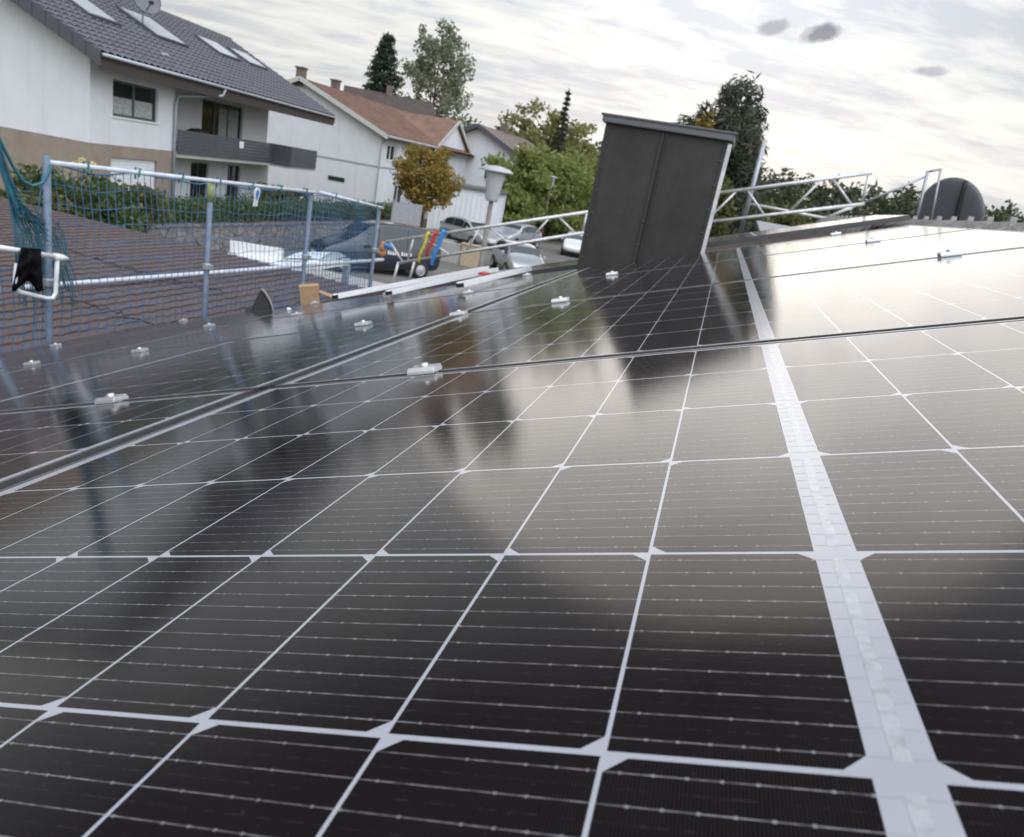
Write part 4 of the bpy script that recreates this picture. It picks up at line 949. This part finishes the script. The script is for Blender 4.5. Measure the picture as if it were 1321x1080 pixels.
# ------------------------------------------------------------------ trees
def limbs(mb,base,top,cents,r0):
    base,top=Vector(base),Vector(top); mb.tube([base,base.lerp(top,.35)+Vector((.05,0,0)),base.lerp(top,.7),top],[r0,r0*.75,r0*.5,r0*.12],8)
    for c in cents:
        c=Vector(c); t=min(.95,max(.25,(c.z-base.z)/(top.z-base.z)*.75)); s=base.lerp(top,t); mid=s.lerp(c,.5)+Vector((0,0,.1)); mb.tube([s,mid,c],[r0*.32,r0*.2,r0*.06],5)
def tree(name,lab,base,h,crown,L,nclump,per,leaf,r0=.16,grp=None,bot=.25,shape='round',cl_sz=.3,cat='tree',flat=.6):
    """crown=(rx,ry); clumps spread through an ellipsoid between bot*h and h"""
    b=Vector(base); c=[];s=[]; rx,ry=crown; zc=b.z+h*(1+bot)/2; rz_=h*(1-bot)/2
    while len(c)<nclump:
        d=np.random.default_rng(len(c)*7+int(abs(b.x*13+b.y*7)) ).normal(size=3); d/=np.linalg.norm(d); k=random.uniform(.45,.92)
        p=Vector((b.x+d[0]*rx*k,b.y+d[1]*ry*k,zc+d[2]*rz_*k)); c.append(tuple(p)); z=random.uniform(.7,1.25)*cl_sz; s.append((rx*z,ry*z,rz_*z*.85))
    t=thing(name,lab,cat,b,grp,True); tm=MB(); limbs(tm,b,(b.x+.1,b.y,b.z+h*.92),random.sample(c,min(14,len(c))),r0); obj('trunk',tm,M_bark,t,True)
    fastobj('crown',leafcloud(c,s,per,leaf,flat=flat),L,t); return t
p=atZ(540,306,.1); tree('autumn_ball_tree','round crowned tree with yellow brown autumn leaves before the white houses',(p.x,p.y,0),5.35,(2.05,2.05),L_gold,75,95,.105,.13,bot=.24,cl_sz=.24)
p=atD(556,150,85); tree('birch_tree','tall airy birch behind the rust roof',(p.x,p.y,0),18.0,(4.0,4.0),L_birch,130,60,.19,.22,bot=.30,cl_sz=.17)
def conifer(lab,base,h,rb,tiers,L=L_dark,droop=.35,per=12,grp=None,zb=.12,nd=.30):
    b=Vector(base); t=thing('conifer_tree',lab,'tree',b,grp,True); tm=MB(); tm.tube([b,b+Vector((0,0,h))],[.02*h,.004*h],8); c=[];s=[]
    for i in range(tiers):
        f=i/tiers; z=b.z+h*(zb+(1-zb)*f); r=rb*(1-f)**.85*random.uniform(.8,1.12)+.05*rb
        for j in range(per):
            a=random.uniform(0,6.28); rr=r*random.uniform(.55,1.1); e=Vector((b.x+rr*math.cos(a),b.y+rr*math.sin(a),z-rr*droop))
            tm.tube([(b.x,b.y,z),tuple(e)],[.02,.008],3,False)
            for q in (.35,.62,.9): pp=Vector((b.x,b.y,z)).lerp(e,q); c.append(tuple(pp)); s.append((rb*.10,rb*.10,rb*.05))
    obj('trunk',tm,M_bark,t); fastobj('crown',leafcloud(c,s,10,nd,flat=.22),L,t)
p=atD(492,120,82); conifer('dark spruce standing behind the rust roof ridge',(p.x,p.y,0),15.4,4.3,26,per=13,droop=.30,nd=.34)
p=atD(724,170,75); conifer('slim dark conifer spire above the green trees',(p.x,p.y,0),12.6,1.25,26,per=7,nd=.2)
p=atD(706,190,82); tree('autumn_tree','loose yellowing tree around the slim conifer',(p.x,p.y,0),12.3,(5.4,4),L_airy,80,55,.22,.25,bot=.35,cl_sz=.2)
for i,(px,D,h,rx,L,lab) in enumerate(((668,58,6.6,3.4,L_mid,'bright green bushy tree right of the large lamp'),(712,60,6.6,3.6,L_mid,'bright green bushy tree behind the small lamp'),(752,64,7.0,3.4,L_mid,'bright green bushy tree touching the chimney edge'),(690,70,7.4,3.6,L_green,'darker green tree behind the bright green ones'),(640,72,6.6,3.0,L_green,'dark green tree behind the large lamp head'),(788,72,7.6,3.2,L_mid,'green tree hidden partly by the chimney'),(655,56,3.6,2.4,L_mid,'low yellow green shrub tree behind the silver estate car'),(718,62,3.2,3.0,L_mid,'low green roadside shrub behind the small lamp post'))):
    p=atD(px,240,D); tree('green_tree',lab,(p.x,p.y,0),h,(rx,rx*.8),L,44,120,.17,.14,'green trees along the street',bot=.04,cl_sz=.32)
# large dark pine behind the chimney
p=atD(930,200,40)
tree('large_pine','large dark pine with ragged crown right behind the chimney',(p.x,p.y,0),10.5,(2.7,2.4),L_pine,280,78,.20,.25,bot=.16,cl_sz=.15,flat=.2)
p=atD(893,200,38); tree('autumn_tree','orange brown tree peeping over the chimney cap',(p.x,p.y,0),8.2,(1.9,1.7),L_gold,40,80,.15,.15,bot=.3,cl_sz=.25)
p=atD(918,260,36); tree('autumn_tree','olive brown bush between the chimney and the pine',(p.x,p.y,0),5.8,(1.3,1.3),L_olive,30,90,.14,.1,bot=.0,cl_sz=.33)
p=atD(1005,262,60); tree('green_tree','dull green tree behind the right lattice rail',(p.x,p.y,0),5.6,(3.0,2.4),L_olive,40,90,.2,.14,bot=.05,cl_sz=.3)
p=atD(1040,268,66); tree('green_tree','smaller dull green tree at the right lattice rail middle',(p.x,p.y,0),4.9,(2.6,2.4),L_olive,36,90,.2,.14,bot=.05,cl_sz=.3)
# far wooded hill
wc=[];wsz=[]
def hillz(X,Y):
    r=math.hypot(X,Y); return min(max(0,(r-150))*.045,15)*min(1,max(0,(Y-120)/80))
for i in range(620):
    az=R_(random.uniform(-50,34)); D=random.uniform(215,330); X,Y=D*math.sin(az),D*math.cos(az); z=hillz(X,Y); h=random.uniform(10.5,15)
    for k in range(3): wc.append((X+random.uniform(-2,2),Y+random.uniform(-2,2),z+h*(.35+.25*k))); wsz.append((3.4-.6*k,3.4-.6*k,h*.22))
L_wood=leafmat('far_wood_leaf',(.06,.08,.045),(.10,.12,.065),(.14,.13,.075),.25)
fw=fastobj('far_wood',leafcloud(wc,wsz,34,.75),L_wood); fw['kind']='stuff'
pm=tag(obj('far_mast',MB().tube([atD(1157,300,300),atD(1157,247,300)],.25,6),M_galv),'thin mast far off above the wooded hill','mast')
for o in list(bpy.data.objects):
    if '_w' in o: del o['_w']
